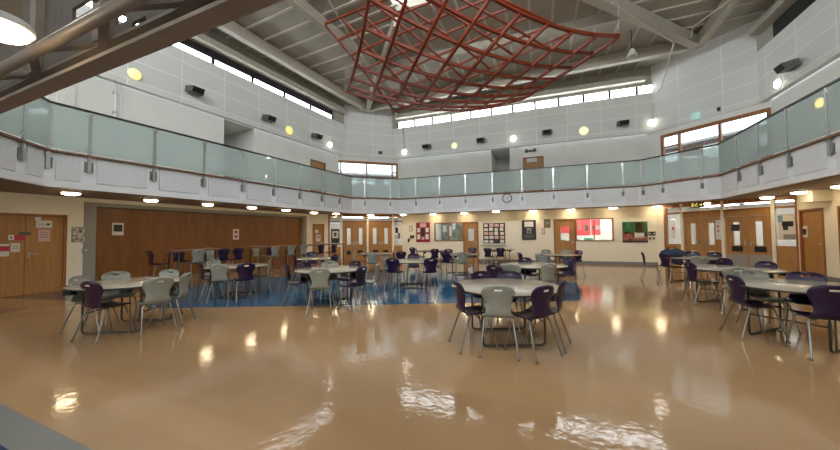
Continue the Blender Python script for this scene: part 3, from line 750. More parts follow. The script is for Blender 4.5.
# conduits
for nm, pts in (('conduit', [at_z(326, -4, 8.80), at_z(401, 122, 8.80), on_side('B', 1.82, 402.8, 130), on_side('B', 2.19, 403.6, 134), on_side('B', 2.19, 404.3, 149)]),
                ('conduit', [at_z(612, 3, 8.80), at_z(674, 43, 8.80), on_side('B', 1.82, 661, 88), on_side('B', 2.19, 656, 94), on_side('B', 2.19, 652, 120)])):
    tag(MB().tube(pts, .028, 6).build(nm, M_rib, None, True), 'pale conduit running from the roof down to the %s white wall light' % ('left corner' if pts[0].x < 2 else 'right corner'), 'conduit')
tag(MB().tube([at_z(736, -4, 8.9), at_z(693, 27, 8.9), at_z(691, 37, 8.9)], .03, 6).build('conduit', M_rib, None, True), 'short pale conduit beside the right ring beam of the roof', 'conduit')
p = at_z(632, 56.5, 8.3)
t = thing('pendant_light', 'small white pendant lamp hanging under the roof right of the sculpture', 'light', p)
MB().lathe([(.05, .30), (.09, .25), (.15, .1), (.19, 0), (.17, .0), (.02, .08)], 20, p).build('shade', M_white, t, True)
MB().tube([p+Vector((0, 0, .28)), p+Vector((0, 0, DECK-8.3))], .012, 6).build('cord', M_black, t)

# ================================================================== HANGING SCULPTURE
CA = [[5.6, 8.58, 6.91], [3.5, 10.38, 5.87], [4.06, 12.87, 6.94], [2.61, 7.78, 6.33], [.66, 7.86, 4.79], [1.09, 12.49, 5.87], [-.74, 6.19, 7.94], [-1.56, 8.41, 5.91], [-2.81, 11.84, 6.93]]
def bern(t): return ((1-t)**2, 2*t*(1-t), t*t)
def surf(C, u, v):
    p = Vector()
    for i, a in enumerate(bern(u)):
        for j, b in enumerate(bern(v)): p += Vector(C[3*i+j])*a*b
    return p
def biq(c1, c2, c3, c4, sag):
    c1, c2, c3, c4 = map(Vector, (c1, c2, c3, c4)); C = []
    for i in range(3):
        for j in range(3):
            u, v = i/2, j/2
            C.append(c1*(1-u)*(1-v)+c2*(1-u)*v+c3*u*v+c4*u*(1-v)+Vector((0, 0, sag*(2 if i == 1 and j == 1 else (1 if (i == 1) != (j == 1) else 0)))))
    return C
B1, B2, B3, B4 = at_z(325, 25, 8.1), at_z(396, 113, 6.0), at_z(572, 34, 7.9), at_z(452, -22, 8.5)
CB = biq(B1, B2, B3, B4, .12)
sc = thing('hanging_sculpture', 'large rust red lattice sculpture of crossing bars hung under the roof', 'sculpture', (1.2, 9.5, 5.5))
def lattice(C, nu, nv, w):
    for i in range(nu+1):
        m = MB(); ps = [surf(C, i/nu, j/16) for j in range(17)]
        sq(m, ps, w); m.build('lattice_bar', M_sculpt, sc)
    for j in range(nv+1):
        m = MB(); ps = [surf(C, i/16, j/nv)+Vector((0, 0, .03)) for i in range(17)]
        sq(m, ps, w); m.build('lattice_bar', M_sculpt, sc)
def sq(m, ps, w):
    o = len(m.v)
    for i, p in enumerate(ps):
        d = (ps[min(i+1, len(ps)-1)]-ps[max(0, i-1)]).normalized(); x = d.cross(Vector((0, 0, 1))).normalized(); y = x.cross(d)
        m.v += [p+x*a*w/2+y*b*w/2 for a, b in ((-1, -1), (1, -1), (1, 1), (-1, 1))]
    for i in range(len(ps)-1):
        for k in range(4): m.f.append([o+4*i+k, o+4*i+(k+1) % 4, o+4*i+4+(k+1) % 4, o+4*i+4+k])
    n = o+4*(len(ps)-1); m.f.append([o, o+3, o+2, o+1]); m.f.append([n, n+1, n+2, n+3])
lattice(CA, 8, 8, .075); lattice(CB, 7, 6, .052)
for q in (CA[0], CA[2], CA[6], CA[8], B1, B3):
    q = Vector(q); MB().tube([q, Vector((q.x, q.y, DECK-.02))], .008, 5).build('suspension_wire', M_steel, sc)

# ================================================================== THINGS ON THE WALLS
def flat(side, off, x0, y0, x1, y1, th=.012):
    """s0,s1,z0,z1 on a wall from the corners it shows at"""
    a, b = on_side(side, off, x0, (y0+y1)/2), on_side(side, off, x1, (y0+y1)/2); c = on_side(side, off, (x0+x1)/2, y1), on_side(side, off, (x0+x1)/2, y0)
    return a.dot(TAN[side]), b.dot(TAN[side]), c[0].z, c[1].z
def notice(name, label, cat, side, off, rect, mat, parts=(), th=.012, group=None):
    s0, s1, z0, z1 = flat(side, off, *rect)
    r = thing(name, label, cat, pt(side, (s0+s1)/2, off, z0), group)
    MB().sbox(side, s0, s1, off-th, off, z0, z1).build('sheet' if th < .02 else 'board', mat, r)
    for pn, (a, b, c, d), m in parts:
        MB().sbox(side, s0+a*(s1-s0), s0+b*(s1-s0), off-th-.004, off-th, z0+c*(z1-z0), z0+d*(z1-z0)).build(pn, m, r)
    return r
dl = gL+.05
line = lambda y0, y1, x0=.15, x1=.85: ('printed_line', (x0, x1, y0, y1), M_jamb)
notice('paper_notice', 'small blank white card at the top of the right oak door', 'notice', 'L', dl, (35, 217, 41, 220.5), M_paper)
notice('paper_notice', 'white card with a black arrow on the right oak door', 'notice', 'L', dl, (36, 220.5, 52, 228), M_paper, [('arrow', (.66, .84, .38, .62), M_ink), ('printed_line', (.14, .66, .46, .54), M_jamb)])
notice('paper_notice', 'pinkish printed sheet below the arrow card on the oak door', 'notice', 'L', dl, (38, 229.5, 50, 241.5), M_pink, [line(.72, .78), line(.58, .64), line(.44, .5), line(.3, .36)])
notice('door_sign', 'red sign strip across the middle of the oak double doors', 'sign', 'L', dl, (8, 235, 25.5, 240), M_redp, [('white_square', (.0, .34, .0, 1), M_paper), ('symbol', (.10, .22, .3, .7), M_ink)])
notice('door_sign', 'dark grey narrow sign above the red strip on the doors', 'sign', 'L', dl, (19, 232, 31, 235), M_dark)
notice('paper_notice', 'white sheet with a red band low on the left oak door', 'notice', 'L', dl, (-4, 244, 9, 256.5), M_paper, [('red_band', (0, 1, .42, .82), M_redp)])
notice('paper_notice', 'plain white sheet beside the red banded one on the left door', 'notice', 'L', dl, (10.5, 243, 20, 252), M_paper, [line(.6, .66), line(.4, .46)])
M_leaf = ramp_art('leaf_print', [(0, (70, 64, 58)), (.42, (120, 104, 92)), (.52, (206, 196, 184)), (1, (226, 218, 208))], 14)
t = notice('framed_picture', 'small framed leaf patterned picture on cream wall beside the oak doors', 'picture', 'L', gL, (71.5, 227, 85, 242.3), M_jamb, [('print', (.06, .94, .05, .95), M_leaf)], .025)
notice('wall_sign', 'white sign with dark square at the near end of the partition', 'sign', 'L', gL+.14, (112, 223, 123.5, 235.3), M_paper, [('dark_square', (.12, .88, .3, .86), M_board)])
notice('wall_sign', 'small white sign with reddish print in the middle of the partition', 'sign', 'L', gL+.14, (233, 229, 238.8, 239.5), M_paper, [('print', (.25, .75, .6, .85), M_redp), ('print', (.25, .75, .15, .4), M_redp)])
p = on_side('L', gL, 85, 251)
t = thing('door_holder', 'small steel latch on the wall edge beside the partition', 'latch', p)
MB().sbox('L', p.dot(TAN['L'])-.07, p.dot(TAN['L'])+.0, gL-.02, gL, p.z-.08, p.z+.08).build('plate', M_steel, t)
MB().bar(pt('L', p.dot(TAN['L'])-.06, gL-.05, p.z+.02), pt('L', p.dot(TAN['L'])+.04, gL-.05, p.z+.02), .035).build('lever', M_steel, t)
notice('paper_notice', 'pale sheet on the narrow door in the far left corner', 'notice', 'K', oK+.05, (316, 235, 320.5, 241.5), M_paper, [line(.5, .8, .2, .8)])
notice('door_sign', 'small pale sign above the sheet on the far left corner door', 'sign', 'K', oK+.05, (315, 230, 318.5, 233), M_paper)
notice('poster', 'dark poster with white framed square in the far left glazed screen', 'poster', 'K', oK+.05, (331, 229, 339.5, 243), M_board, [('white_frame', (.15, .85, .35, .85), M_paper), ('dark_centre', (.33, .67, .47, .74), M_board)])
notice('poster', 'black and white poster in the right pane of the far left screen', 'poster', 'K', oK+.05, (394.5, 226, 401, 240), M_paper, [('figure', (.1, .55, .5, .9), M_ink), ('figure', (.5, .85, .1, .5), M_dark), ('figure', (.1, .4, .1, .35), M_jamb)])
notice('wall_notice', 'small framed white notice left of the red board', 'notice', 'B', oB, (409.3, 226, 412.5, 231.5), M_jamb, [('sheet', (.15, .85, .1, .9), M_paper)], .02)
notice('intercom', 'small black wall box left of the red board', 'wall box', 'B', oB, (410.3, 235.3, 414, 238), M_ink, [('panel', (.2, .8, .3, .7), M_dark)], .05)
notice('card_reader', 'tiny black switch box below the black wall box', 'wall box', 'B', oB, (408, 238.5, 409.6, 242), M_ink, [('panel', (.2, .8, .5, .8), M_dark)], .04)
notice('notice_board', 'dark red notice board with white sheets on the back wall', 'notice board', 'B', oB, (416.3, 222.5, 430, 242), M_red,
       [('sheet', (.28, .74, .76, .96), M_pink), ('sheet', (.08, .3, .5, .72), M_paper), ('sheet', (.7, .92, .5, .72), M_paper), ('sheet', (.08, .3, .14, .4), M_paper), ('sheet', (.68, .92, .14, .4), M_paper), ('photo', (.36, .62, .3, .7), M_board), ('sheet', (.4, .6, .12, .26), M_pink)], .03)
cells = []
random.seed(7)
for i in range(4):
    for j in range(5):
        cells.append(('sheet', (.03+.24*i+random.uniform(0, .03), .24+.24*i-random.uniform(0, .05), .03+.195*j, .2+.195*j-random.uniform(0, .05)), random.choice([M_paper, M_pink, M_paper, M_board, M_paper, M_jamb, M_pink])))
notice('notice_board', 'large collage board of pale photos and cards on the back wall', 'notice board', 'B', oB, (483.3, 223, 505.2, 243.5), M_board, cells, .03)
notice('wall_shelf', 'thin pale shelf ledge below the collage board', 'shelf', 'B', oB, (481.5, 244.6, 506.5, 245.6), M_jamb, [('lip', (0, 1, .7, 1), M_white)], .12)
notice('framed_poster', 'dark framed poster with white heading and pale round emblem', 'poster', 'B', oB, (522, 220.2, 536, 239.8), M_board,
       [('heading', (.18, .82, .66, .92), M_paper), ('emblem', (.34, .68, .32, .6), M_jamb), ('emblem_centre', (.44, .6, .36, .48), M_ink), ('caption', (.15, .85, .1, .26), M_dark)], .03)
notice('wall_sign', 'small olive green framed sign left of the servery door', 'sign', 'B', oB, (543.8, 219.3, 550.5, 227.8), M_olive, [('pale_band', (.2, .8, .45, .7), M_jamb)], .02)
notice('wall_sign', 'tiny pink edged white notice below the olive sign', 'sign', 'B', oB, (541.8, 228.5, 545, 234.3), M_redp, [('sheet', (.15, .85, .12, .88), M_paper)], .012)
M_food = ramp_art('food_print', [(0, (40, 20, 18)), (.4, (96, 44, 36)), (.5, (190, 120, 100)), (.58, (120, 40, 36)), (1, (210, 190, 170))], 7)
M_leafg = ramp_art('green_print', [(0, (24, 60, 30)), (.5, (50, 110, 52)), (1, (120, 170, 90))], 5)
notice('picture', 'large green and red food picture on the back wall right of servery', 'picture', 'B', oB, (622.3, 221.7, 647.5, 242.5), M_board,
       [('green_ground', (.01, .99, .45, .99), M_leafg), ('food_print', (.01, .4, .1, .52), M_food), ('red_figure', (.52, .82, .5, .95), plain('brown_red_ink', (150, 60, 48), .6, var=.25, scale=9)), ('white_shape', (.48, .86, .2, .5), M_paper), ('food_print', (.42, .99, .08, .3), M_food), ('white_mark', (.15, .34, .8, .84), M_paper)], .03)
notice('wall_sign', 'small black sign with pale symbols right of the food picture', 'sign', 'B', oB, (648.2, 231.6, 655.5, 235.6), M_ink, [('symbol', (.1, .28, .3, .7), M_paper), ('symbol', (.42, .6, .3, .7), M_olive), ('symbol', (.74, .9, .3, .7), M_paper)])
notice('light_switch', 'pair of small switch plates below the black sign', 'switch', 'B', oB, (648.5, 236.8, 651.2, 240), M_jamb, [('rocker', (.3, .7, .3, .7), M_dark)], .02)
notice('call_button', 'tiny black button right of the switch plates', 'switch', 'B', oB, (652.6, 237.3, 654.6, 239.4), M_ink, [('cap', (.3, .7, .3, .7), M_redp)], .03)
notice('poster', 'white blobby card hanging in the narrow pane at far right screen', 'poster', 'Q', oQ+.05, (671, 222, 675.5, 238), M_paper, [('red_mark', (.3, .7, .5, .7), M_redp)])
notice('paper_notice', 'tall pale sheet with red marks on the far right double doors', 'notice', 'Q', oQ+.05, (715.7, 220, 721.3, 239.5), M_paper, [('red_mark', (.35, .65, .62, .72), M_redp), ('red_mark', (.35, .65, .4, .5), M_redp)])
notice('door_sign', 'dark square notice on the glass of the door with kick plate', 'sign', 'Q', oQ+.05, (731.5, 224.5, 739.5, 231), M_board, [('pale_line', (.1, .9, .45, .55), M_dark)])
notice('poster', 'pale poster with dark clustered figures in the tall right pane', 'poster', 'Q', oQ+.05, (778, 214, 795.5, 240), M_paper, [('dark_figures', (.25, .9, .52, .72), M_ink), ('dark_figures', (.3, .6, .38, .54), M_board), ('grey_ground', (.3, 1, .02, .22), M_jamb), ('blue_stripe', (.0, .3, .7, .95), plain('blue_ink', (120, 160, 176), .6))])
notice('door_sign', 'white sign with dark square on the right end oak door', 'sign', 'P', oP+.05, (802, 226, 807.7, 237.5), M_paper, [('dark_square', (.2, .85, .25, .75), M_board)])
# heater box under the soffit at right
s0, s1, z0, z1 = flat('P', oP, 819, 190.2, 832, 201.5)
t = thing('wall_unit', 'beige box unit high on the wall above the right doors', 'wall unit', pt('P', (s0+s1)/2, oP, z0))
MB().sbox('P', s0, s1, oP-.4, oP, z0, z1).build('casing', M_cream, t)
MB().sbox('P', s0-.01, s0, oP-.34, oP-.06, z0+.1, z1-.1).build('grille', M_white, t)
# clock on the fascia
p = on_side('B', -.01, 507.2, 198.3)
t = thing('wall_clock', 'round white wall clock with black rim on the back balcony edge', 'clock', p)
n = -NRM['B']
MB().lathe([(.21, 0), (.225, .02), (.225, .05), (.19, .055), (.19, .03)], 32, p, n).build('rim', M_black, t, True)
MB().lathe([(.19, .0), (.19, .036)], 32, p, n).build('face', M_white, t)
for ang, ln in ((.6, .10), (2.6, .14)):
    d = TAN['B']*math.sin(ang)+Vector((0, 0, 1))*math.cos(ang); MB().bar(p+n*.04, p+n*.04+d*ln, .015, .006, n).build('hand', M_ink, t)
for j in range(12):
    d = TAN['B']*math.sin(j*math.pi/6)+Vector((0, 0, 1))*math.cos(j*math.pi/6); MB().bar(p+n*.037+d*.15, p+n*.037+d*.175, .012, .004, n).build('hour_mark', M_ink, t)
# hanging exit sign under soffit, green sign upstairs
s0, s1, z0, z1 = flat('Q', .6, 690.5, 202.3, 703.5, 207.6)
t = thing('exit_sign', 'hanging black sign with yellow symbols under the right balcony', 'sign', pt('Q', (s0+s1)/2, .6, z0))
MB().sbox('Q', s0, s1, .6, .64, z0, z1).build('panel', M_ink, t); ww, hh = s1-s0, z1-z0
for a, b, c, d in ((.08, .24, .15, .85), (.34, .40, .2, .7), (.40, .52, .5, .62), (.44, .58, .2, .34), (.46, .56, .68, .86), (.66, .9, .42, .56), (.80, .88, .28, .74)):
    MB().sbox('Q', s0+a*ww, s0+b*ww, .594, .6, z0+c*hh, z0+d*hh).build('symbol', M_yel, t)
MB().bar(pt('Q', (s0+s1)/2, .62, z1), pt('Q', (s0+s1)/2, .62, SOFF+.02), .02).build('hanger', M_dark, t)
s0, s1, z0, z1 = flat('Q', UO['Q'], 692, 113, 700, 119.3)
t = thing('exit_sign', 'small green lit exit sign on the far right upper wall', 'sign', pt('Q', (s0+s1)/2, UO['Q'], z0))
MB().sbox('Q', s0, s1, UO['Q']-.06, UO['Q'], z0, z1).build('panel', M_grglow, t); ww, hh = s1-s0, z1-z0
for a, b, c, d in ((.12, .3, .15, .8), (.4, .5, .2, .7), (.42, .56, .7, .86), (.64, .9, .42, .56)):
    MB().sbox('Q', s0+a*ww, s0+b*ww, UO['Q']-.066, UO['Q']-.06, z0+c*hh, z0+d*hh).build('symbol', M_white, t)
p = on_side('Q', UO['Q'], 719, 109.3); s = p.dot(TAN['Q'])
t = thing('detector', 'tiny grey sensor on the far right upper wall', 'sensor', p)
MB().sbox('Q', s-.05, s+.05, UO['Q']-.05, UO['Q'], p.z-.08, p.z+.08).build('body', M_dark, t); MB().sbox('Q', s-.03, s+.03, UO['Q']-.08, UO['Q']-.05, p.z-.03, p.z+.04).build('lens', M_black, t)
p = on_side('K', UO['K'], 380.3, 152.8); s = p.dot(TAN['K'])
t = thing('detector', 'tiny dark sensor above the far left upper window', 'sensor', p)
MB().sbox('K', s-.12, s+.12, UO['K']-.06, UO['K'], p.z-.09, p.z+.09).build('body', M_dark, t); MB().sbox('K', s-.04, s+.04, UO['K']-.1, UO['K']-.06, p.z-.04, p.z+.04).build('lens', M_black, t)
p = on_side('B', uB, 530.5, 151); s = p.dot(TAN['B'])
t = thing('emergency_light', 'dark twin head emergency light above the upper brown door', 'light', p)
MB().sbox('B', s-.1, s+.1, uB-.05, uB, p.z-.05, p.z+.05).build('base', M_dark, t)
for d in (-.2, .2): MB().lathe([(.09, 0), (.09, .1)], 14, pt('B', s+d, uB-.06, p.z), -NRM['B']).build('lamp_head', M_dark, t)
MB().sbox('B', s-.22, s+.22, uB-.06, uB-.04, p.z-.02, p.z+.02).build('arm', M_dark, t)
s0, s1, z0, z1 = flat('B', uB+.05, 526.8, 158.3, 537, 162)
t = thing('door_sign', 'white name plate on the brown upper door at the back', 'sign', pt('B', (s0+s1)/2, uB+.05, z0)); MB().sbox('B', s0, s1, uB+.03, uB+.05, z0, z1).build('plate', M_white, t)
# vertical pipe on the left upper wall
s = sx('L', uL, 114.5, 105)
t = thing('wall_pipe', 'pale vertical pipe with clips on the near left upper wall', 'pipe', pt('L', s, uL-.05, FTOP))
MB().tube([pt('L', s, uL-.06, FTOP), pt('L', s, uL-.06, BULK)], .035, 8).build('pipe', M_white, t, True)
MB().tube([pt('L', s+.14, uL-.05, FTOP+.9), pt('L', s+.14, uL-.05, BULK)], .02, 8).build('pipe', M_white, t, True)
for z in (4.7, 5.3, 5.9): MB().sbox('L', s-.06, s+.06, uL-.1, uL, z-.03, z+.03).build('clip', M_steel, t)
for nm, side, off, x in (('trim_pilaster_left', 'L', uL, 65), ('trim_pilaster_back', 'B', uB, 516)):
    s = sx(side, off, x, 130 if side == 'L' else 160); struct(MB().sbox(side, s-.16, s+.16, off-.06, off, FTOP, BULK).build(nm, M_upper))

# display behind the office window
M_disp = ramp_art('grey_green_print', [(0, (40, 48, 40)), (.42, (84, 92, 78)), (.55, (132, 138, 120)), (1, (176, 178, 160))], 3)
notice('notice_board', 'grey green display board behind the wide office window', 'notice board', 'B', oB+2.4, (433, 221, 463, 242.5), M_disp,
       [('sheet', (.34, .46, .5, .8), M_paper), ('sheet', (.56, .64, .3, .75), M_paper), ('sheet', (.66, .76, .6, .92), M_paper), ('photo', (.1, .24, .2, .5), M_board), ('photo', (.8, .94, .15, .5), M_olive)], .03)
# posters inside the bright servery
so = oB+2.2
def inside(label, x0, y0, x1, y1, mat, parts=(), off=so): return notice('poster', label, 'poster', 'B', off, (x0, y0, x1, y1), mat, parts, .02)
inside('red poster seen through the glass of the servery door', 561, 224.5, 570.3, 234.2, M_redglow, [('pale_foot', (.05, .9, 0, .12), M_paper)])
inside('large red poster with dark lettering behind the left servery pane', 576.8, 219.8, 590.5, 235.2, M_redglow, [('dark_letter', (.16, .26, .35, .72), M_green), ('dark_letter', (.58, .86, .28, .68), M_board)])
inside('red poster with grey lettering behind the middle of servery window', 591.2, 219.8, 600.3, 235, M_redglow, [('dark_letter', (.1, .3, .35, .62), M_board), ('grey_letter', (.5, .98, .36, .62), M_jamb)])
ct = thing('counter', 'white serving counter with grey trays behind the servery glass', 'counter', pt('B', (hW3[0]+hW3[1])/2, oB+1.2, 0))
MB().sbox('B', hD9[0], hW3[1]+.3, oB+1.0, oB+1.6, 0, .95).build('base', M_white, ct)
for j in range(6):
    a = hD9[0]+.25+j*.62; MB().sbox('B', a, a+.36, oB+1.1, oB+1.5, .95, 1.12+.04*(j % 3)).build('tray', M_jamb if j % 2 else M_green, ct)

# ================================================================== TABLES AND CHAIRS
def cap(pts, n=4):
    """round the corners of a polyline with short arcs"""
    out = [Vector(pts[0])]
    for i in range(1, len(pts)-1):
        p, q, r = Vector(pts[i-1]), Vector(pts[i]), Vector(pts[i+1]); d = min(.06, (p-q).length*.45, (r-q).length*.45)
        a = q+(p-q).normalized()*d; b = q+(r-q).normalized()*d
        for k in range(n+1):
            t = k/n; out.append(a*(1-t)**2+q*2*t*(1-t)+b*t*t)
    out.append(Vector(pts[-1])); return out
PROF = [(.215, .418, .150), (.210, .436, .180), (.17, .447, .200), (.06, .445, .205), (-.06, .438, .205), (-.13, .437, .200), (-.175, .458, .190), (-.195, .50, .165),
        (-.200, .55, .152), (-.205, .61, .160), (-.213, .67, .188), (-.224, .72, .208), (-.232, .755, .212), (-.236, .765, .210), (-.242, .792, .196), (-.246, .810, .176), (-.250, .828, .140), (-.252, .840, .085)]
UU = [-1, -.86, -.66, -.45, -.24, 0, .24, .45, .66, .86, 1]
def shell_mesh(name, mat, lift=0):
    bm = bmesh.new(); g = []
    for r, (y, z, hw) in enumerate(PROF):
        row = []; back = max(0, min(1, (z-.45)/.12)) if r > 5 else 0
        for u in UU:
            row.append(bm.verts.new((u*hw*.92, y+.045*u*u*back, z+lift+(.014*u*u*(1-back)))))
        g.append(row)
    hr = PROF.index((-.236, .765, .210))
    for r in range(len(PROF)-1):
        for c in range(len(UU)-1):
            if r == hr and c in (4, 5): continue
            bm.faces.new((g[r][c], g[r][c+1], g[r+1][c+1], g[r+1][c]))
    bmesh.ops.recalc_face_normals(bm, faces=bm.faces)
    bmesh.ops.solidify(bm, geom=bm.faces[:], thickness=.009)
    me = bpy.data.meshes.new(name); bm.to_mesh(me); bm.free(); me.materials.append(mat)
    for p in me.polygons: p.use_smooth = True
    return me
SHELL = {(c, h): shell_mesh('seat_shell', m, h) for c, m in (('purple', M_purple), ('plum', M_plum), ('grey', M_grey)) for h in (0, .24)}
def leg_mesh(sx_, fr_, lift=0):
    y0, y1 = (.13, .235) if fr_ > 0 else (-.12, -.255)
    top = .428+lift
    pts = [(sx_*.10, y0, top), (sx_*.165, y0, top), (sx_*.215, y1, .012)]
    m = MB().tube(cap(pts), .011, 8); m.lathe([(.015, 0), (.015, .02)], 8, (sx_*.215, y1, 0))
    return m.mesh('leg', M_chrome, (0, 0, 0), True)
LEGS = {h: [leg_mesh(a, b, h) for a in (-1, 1) for b in (-1, 1)] for h in (0, .24)}
UNDER = {}
for h in (0, .24):
    m = MB()
    for sx_ in (-1, 1): m.tube([(sx_*.10, .13, .428+h), (sx_*.10, -.12, .428+h)], .010, 6)
    m.tube([(-.10, 0, .43+h), (.10, 0, .43+h)], .010, 6)
    UNDER[h] = m.mesh('under_frame', M_chrome, (0, 0, 0), True)
    if h:
        m = MB(); q = [(-.2, .20, .22), (.2, .20, .22), (.2, -.215, .22), (-.2, -.215, .22)]; m.tube(q, .009, 6, closed=True); RING = m.mesh('foot_ring', M_chrome, (0, 0, 0), True)
PROTO = {}
def make_chair(color, h):
    r = bpy.data.objects.new('stacking_chair' if not h else 'high_chair', None); r.empty_display_size = .1
    kids = [('seat_shell', SHELL[color, h]), ('under_frame', UNDER[h])] + [('leg', m) for m in LEGS[h]] + ([('foot_ring', RING)] if h else [])
    return r, [bpy.data.objects.new(n, me) for n, me in kids]
def chair(loc, ang, color, label, group, h=0):
    k = (color, h)
    if k not in PROTO:
        PROTO[k] = make_chair(color, h); r, ks = PROTO[k]
    else:
        r0, k0 = PROTO[k]; r = r0.copy(); ks = [o.copy() for o in k0]
    COL.objects.link(r); r.location = (loc[0], loc[1], .004); r.rotation_euler = (0, 0, ang)
    for o in ks: o.parent = r; COL.objects.link(o)
    tag(r, label, 'chair', group); return r
CHAIRS, PUSH = [], []
def put(x, y, color, face, label, group, turn=0, h=0, depth=None):
    """a chair whose backrest top shows at (x, y); it faces the point `face`"""
    zt = .84+h
    if depth is None: p = at_z(x, y, zt)
    else: d = ray(x, y); p = Vector((0, 0, EYE))+d*(depth/d.y)
    f = (Vector((face[0], face[1], 0))-Vector((p.x, p.y, 0))).normalized(); ang = math.atan2(f.y, f.x)-math.pi/2+math.radians(turn)
    f = Vector((-math.sin(ang), math.cos(ang), 0)); loc = Vector((p.x, p.y, 0))+f*.25
    if not h:
        rel = Vector((p.x-face[0], p.y-face[1], 0))
        if rel.length < .775: loc += rel.normalized()*(.775-rel.length); PUSH.append((round(.775-rel.length, 2), label))
    CHAIRS.append((loc, label))
    return chair(loc, ang, color, label, group, h)
def round_table(c, ang, label, R=.74, H=.72):
    r = thing('round_table', label, 'table', (c[0], c[1], .004), 'round dining tables')
    c = Vector((c[0], c[1], .004)); Rm = Matrix.Rotation(ang, 3, 'Z'); W = lambda x, y, z: c+Rm@Vector((x, y, z))
    MB().lathe([(R-.01, H-.028), (R, H-.024), (R, H-.004)], 48, c).build('edge_band', M_edge, r, True)
    MB().lathe([(R, H-.004), (R-.006, H)], 48, c).build('tabletop', M_lam, r, True)
    for sy in (-.36, .36):
        MB().tube(cap([W(-.40, sy, H-.03), W(-.40, sy, .014), W(.40, sy, .014), W(.40, sy, H-.03)], 5), .014, 8).build('leg_frame', M_tube, r, True)
    for sx_ in (-.30, .30):
        MB().tube([W(sx_, -.5, H-.05), W(sx_, .5, H-.05)], .018, 8).build('rail', M_tube, r, True)
    for sx_ in (-1, 1):
        MB().box(W(sx_*.36, -.60, H-.06), (.10, .10, .06), ang).build('bracket', M_black, r)
    MB().tube([W(-.40, -.36, .30), W(-.40, .36, .30)], .010, 6).build('stretcher', M_tube, r); MB().tube([W(.40, -.36, .30), W(.40, .36, .30)], .010, 6).build('stretcher', M_tube, r)
    return c
TABLES = {}
def T(key, c, ang, label): TABLES[key] = c; round_table(c, ang, label)
T('A', (1.18, 4.42), .02, 'pale round table nearest the camera in the middle of the hall')
T('B', (-4.72, 5.15), .12, 'pale round table at the front left near the oak doors')
T('C', (-1.95, 6.85), .1, 'pale round table on the blue floor left of centre')
T('D', (-.22, 8.9), 0, 'pale round table on blue floor behind and between the front tables')
T('E', (1.45, 11.6), .2, 'pale round table facing the back wall window and office door')
T('F', (2.6, 7.3), .2, 'pale round table directly behind the nearest middle table')
T('G', (4.75, 10.9), .3, 'pale round table near the servery door and red posters')
T('H', (7.75, 9.0), .3, 'pale round table at far right with the blue bag on it')
T('I', (6.15, 6.25), .3, 'second pale round table on the right side of the hall')
T('J', (5.05, 4.2), .35, 'pale round table at the right edge of the photo')
T('M', (-4.6, 7.85), .1, 'pale round table between the left front table and the high tables')
T('N', (-3.35, 10.3), 0, 'pale round table in front of the far end of the partition')
T('O', (-1.75, 12.6), 0, 'pale round table before the far left glazed double doors')
T('P', (.55, 14.3), 0, 'pale round table near the dark red notice board')
T('Q', (3.75, 15.0), 0, 'pale round table against the wall under the collage board')
g = 'moulded chairs around the round tables'
def ch(key, x, y, color, label, turn=0, depth=None): put(x, y, color, TABLES[key], label, g, turn, 0, depth)
# nearest middle table
ch('A', 454, 281.5, 'purple', 'purple moulded chair left of the nearest middle table', -14)
ch('A', 498, 286, 'grey', 'grey moulded chair on the near side of the nearest middle table', 8)
ch('A', 547.5, 286, 'purple', 'purple moulded chair right front of the nearest middle table', 10)
ch('A', 566, 281, 'purple', 'purple chair in profile at the right of the nearest middle table', 0)
ch('A', 480, 271.3, 'purple', 'purple chair behind the nearest middle table, the left of two', 6)
ch('A', 509, 272.3, 'purple', 'purple chair behind the nearest middle table, the right of two', -6)
# front left table
ch('B', 86.5, 281.5, 'plum', 'plum moulded chair at the near left of the front left table', -16)
ch('B', 160.5, 277.7, 'grey', 'grey moulded chair on the near side of the front left table', -6)
ch('B', 190, 272.7, 'grey', 'grey chair in profile at the right end of the front left table', 0)
ch('B', 115.6, 271.6, 'grey', 'grey chair behind the front left table facing the camera', 0)
ch('B', 80.5, 276.2, 'grey', 'grey chair half hidden behind the plum chair at front left', 0)
ch('B', 172, 269.3, 'grey', 'grey chair at the far right of the front left table', 0)
# blue floor table left of centre
ch('C', 319, 268.7, 'grey', 'grey moulded chair on the near side of the blue floor table', 3)
ch('C', 364.5, 266.2, 'purple', 'purple moulded chair at the near right of the blue floor table', 14)
ch('C', 284.5, 264.8, 'purple', 'purple chair in profile left of the blue floor table', 0)
ch('C', 303, 262.5, 'purple', 'purple chair at the far left of the blue floor table', 0)
ch('C', 330, 261, 'grey', 'grey chair behind the blue floor table facing the camera', 0)
ch('C', 357, 260.8, 'purple', 'purple chair at the far right of the blue floor table', 0)
ch('C', 380.5, 263.5, 'grey', 'grey chair in profile right of the blue floor table', 0)
# table behind, on blue floor
ch('D', 391.5, 258.3, 'purple', 'purple chair left of the table behind the blue floor centre', 20)
ch('D', 431.5, 258.2, 'purple', 'purple chair right of the table behind the blue floor centre', -20)
ch('D', 383.5, 255.6, 'grey', 'grey chair left behind the purple one at the middle rear table', 0)
ch('D', 413.5, 253.6, 'purple', 'purple chair behind the middle rear table facing the camera', 0)
# near office door
ch('E', 444.6, 251.9, 'purple', 'purple chair left front of the table by the office door', 10)
ch('E', 463, 252.3, 'grey', 'grey chair in front of the table by the office door', 0)
ch('E', 448, 249.0, 'purple', 'purple chair behind the left one by the office door table', 0)
ch('E', 472.5, 247.6, 'purple', 'purple chair against the office door beyond its table', 0)
# behind nearest
ch('F', 510.5, 264.4, 'grey', 'grey chair at the near left of the second middle table', 6)
ch('F', 551, 263.4, 'grey', 'grey chair at the near right of the second middle table', 12)
ch('F', 492.5, 265.2, 'purple', 'purple chair in profile at the left end of the second middle table', 0)
ch('F', 524.5, 257.6, 'purple', 'purple chair behind the second middle table facing the camera', 10)
ch('F', 571.0, 257.5, 'purple', 'purple chair in profile right of the second middle table', 0)
